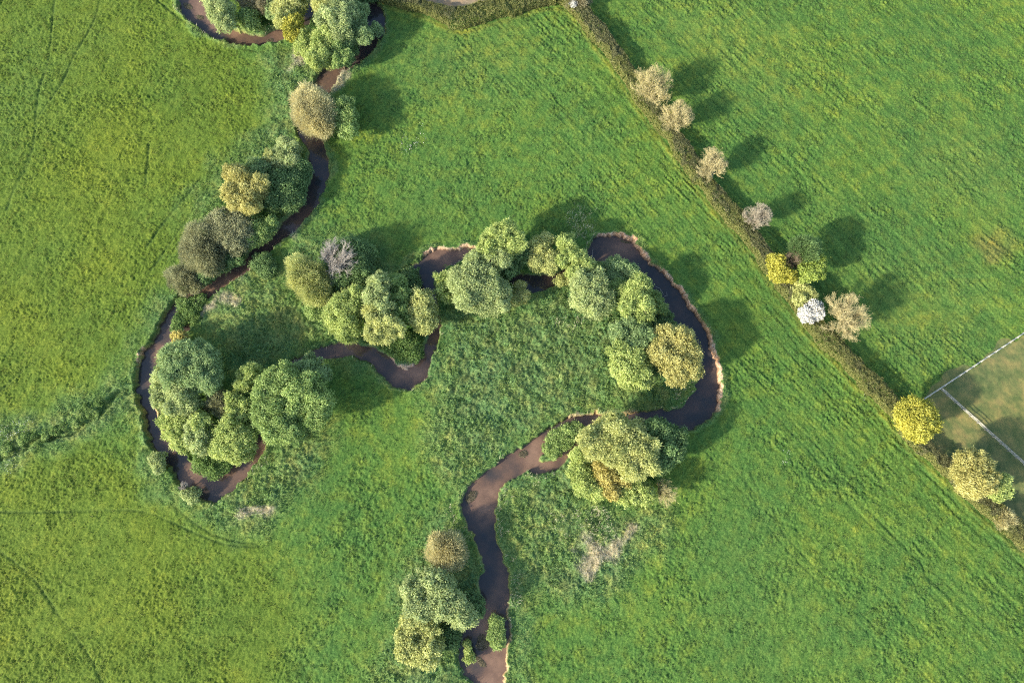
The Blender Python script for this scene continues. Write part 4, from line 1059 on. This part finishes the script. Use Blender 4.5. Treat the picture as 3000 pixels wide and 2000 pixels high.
# ------------------------------------------------------------------ things in the water
WEED = leaf_mat('weed_mat', (.10, .095, .05), (.27, .25, .16))
def raft(label, k, pts, tall=.12):
    (px, py, a_, b_, rot) = pts
    s = 1 / 2.936
    (qx, qy), = cr(k, [(px, py)])
    c = P(qx, qy, ZW); m = pxm(qx, qy, ZW) * s
    root = empty('weed_raft', c); tag(root, label, 'weed raft', 'weed rafts in the stream')
    n = int(a_ * b_ * m * m * 260) + 60
    t_ = rng.uniform(0, 2 * math.pi, n); r_ = np.sqrt(rng.random(n)) * (1 + .08 * np.sin(3 * t_ + px))
    x, y = r_ * np.cos(t_) * a_ * m, r_ * np.sin(t_) * b_ * m
    cr_, sr_ = math.cos(-rot), math.sin(-rot)
    x, y = x * cr_ - y * sr_, x * sr_ + y * cr_
    z = tall * (1 - np.clip(r_, 0, 1) ** 3) * (.7 + .5 * rng.random(n)) + .01
    o = leaf_mesh('weed_tangle', np.stack([x, y, z], -1), rng.normal(0, 1, (n, 3)) * [1, 1, .2], .30, .08, .45 + rng.normal(0, .25, n), WEED, root)
    th = np.linspace(0, 2 * math.pi, 28, endpoint=False)
    rr = 1 + .06 * np.sin(3 * th + px) + .03 * np.sin(7 * th)
    bx_, by_ = rr * np.cos(th) * a_ * m * .96, rr * np.sin(th) * b_ * m * .96
    bx_, by_ = bx_ * cr_ - by_ * sr_, bx_ * sr_ + by_ * cr_
    top = np.stack([bx_ * .8, by_ * .8, np.full(28, tall * .6)], -1); bot = np.stack([bx_, by_, np.full(28, -.06)], -1)
    v = np.concatenate([bot, top, [[0, 0, tall * .75]]])
    f = [[i, (i + 1) % 28, 28 + (i + 1) % 28, 28 + i] for i in range(28)] + [[28 + i, 28 + (i + 1) % 28, 56, 56] for i in range(28)]
    me = bpy.data.meshes.new('mud_base'); me.from_pydata(v.tolist(), [], [tuple(dict.fromkeys(q)) for q in f])
    me.materials.append(bark_mat('weed_mud', (.07, .05, .032), (.15, .115, .07)) if 'weed_mud' not in bpy.data.materials else bpy.data.materials['weed_mud'])
    ob = bpy.data.objects.new('mud_base', me); col.objects.link(ob); ob.parent = root
raft('oval brown weed raft against the bank where the lower stream turns down', 'F', (235, 893, 68, 42, -.75))
raft('round brown weed raft in mid stream above the reed bank', 'F', (684, 527, 44, 32, -.3))
raft('flat dark weed raft under the bank right of the leafy island', 'F', (905, 318, 50, 14, .1), .05)
raft('small pale clump of weed touching the rounded island', 'F', (852, 480, 13, 20, 0), .10)
raft('pale oval weed patch in the brown pool by the yellow bush', 'A', (1148, 350, 34, 17, -.3), .06)
raft('ragged pale weed raft under the top left bank', 'A', (545, 150, 38, 20, .3), .08)
raft('larger torn weed raft at the top left edge of the stream', 'A', (440, 55, 48, 26, .6), .08)
raft('dull weed raft beside the thin island at the bottom', 'G', (1200, 1385, 60, 26, .7), .07)
raft('grey brown weed bed between the two lowest islands', 'G', (1215, 1220, 60, 70, 0), .04)
raft('small yellowish weed patch beneath the outer bank of the round pool', 'E', (975, 172, 48, 12, .25), .05)
raft('faint pale ring of weed below the round pool', 'E', (1047, 376, 24, 18, .2), .04)

def sticks(label, k, lines, z0=ZW + .08, r=.06):
    segs = []
    (qx, qy), = cr(k, [lines[0][0]])
    o0 = P(qx, qy, z0)
    for ln_ in lines:
        q = np.array([P(*p_, z0) for p_ in cr(k, ln_)]) - o0
        q[:, 2] += np.linspace(0, .25, len(q))
        for i in range(len(q) - 1): segs.append((q[i][None], q[i + 1][None], np.array([r * (1 - .3 * i)]), np.array([r * (1 - .3 * (i + 1))])))
    v, f = tubes(segs)
    o = mesh_obj('fallen_branch', v, f, BARK_GREY); o.location = tuple(o0)
    tag(o, label, 'branch', 'fallen branches in the water')
sticks('pale forked dead branch sticking up at the left rim of the round pool', 'E', [[(672, 318), (690, 290), (695, 225)], [(688, 295), (712, 330)]], r=.07)
sticks('long bent pale branch lying in the wide dark water', 'E', [[(1232, 555), (1270, 575), (1312, 640)], [(1312, 640), (1334, 636), (1326, 605)]], r=.055)
sticks('small cross shaped piece of driftwood at the mouth of the brown bend', 'C', [[(1930, 215), (1933, 172)], [(1912, 184), (1950, 188)]], r=.05)
sticks('thin grey branch jutting into the upper pool beside the small round tree', 'D', [[(935, 545), (970, 520), (985, 500)], [(955, 530), (945, 505)]], r=.05)
sticks('grey twigs washed up under the dark gap of the top stream', 'A', [[(1940, 385), (1970, 395), (1995, 380)]], r=.05)
sticks('thin pale bough reaching from the thicket over the narrow stream', 'B', [[(690, 985), (760, 1008), (820, 1018)], [(740, 1000), (790, 975)]], z0=.6, r=.06)
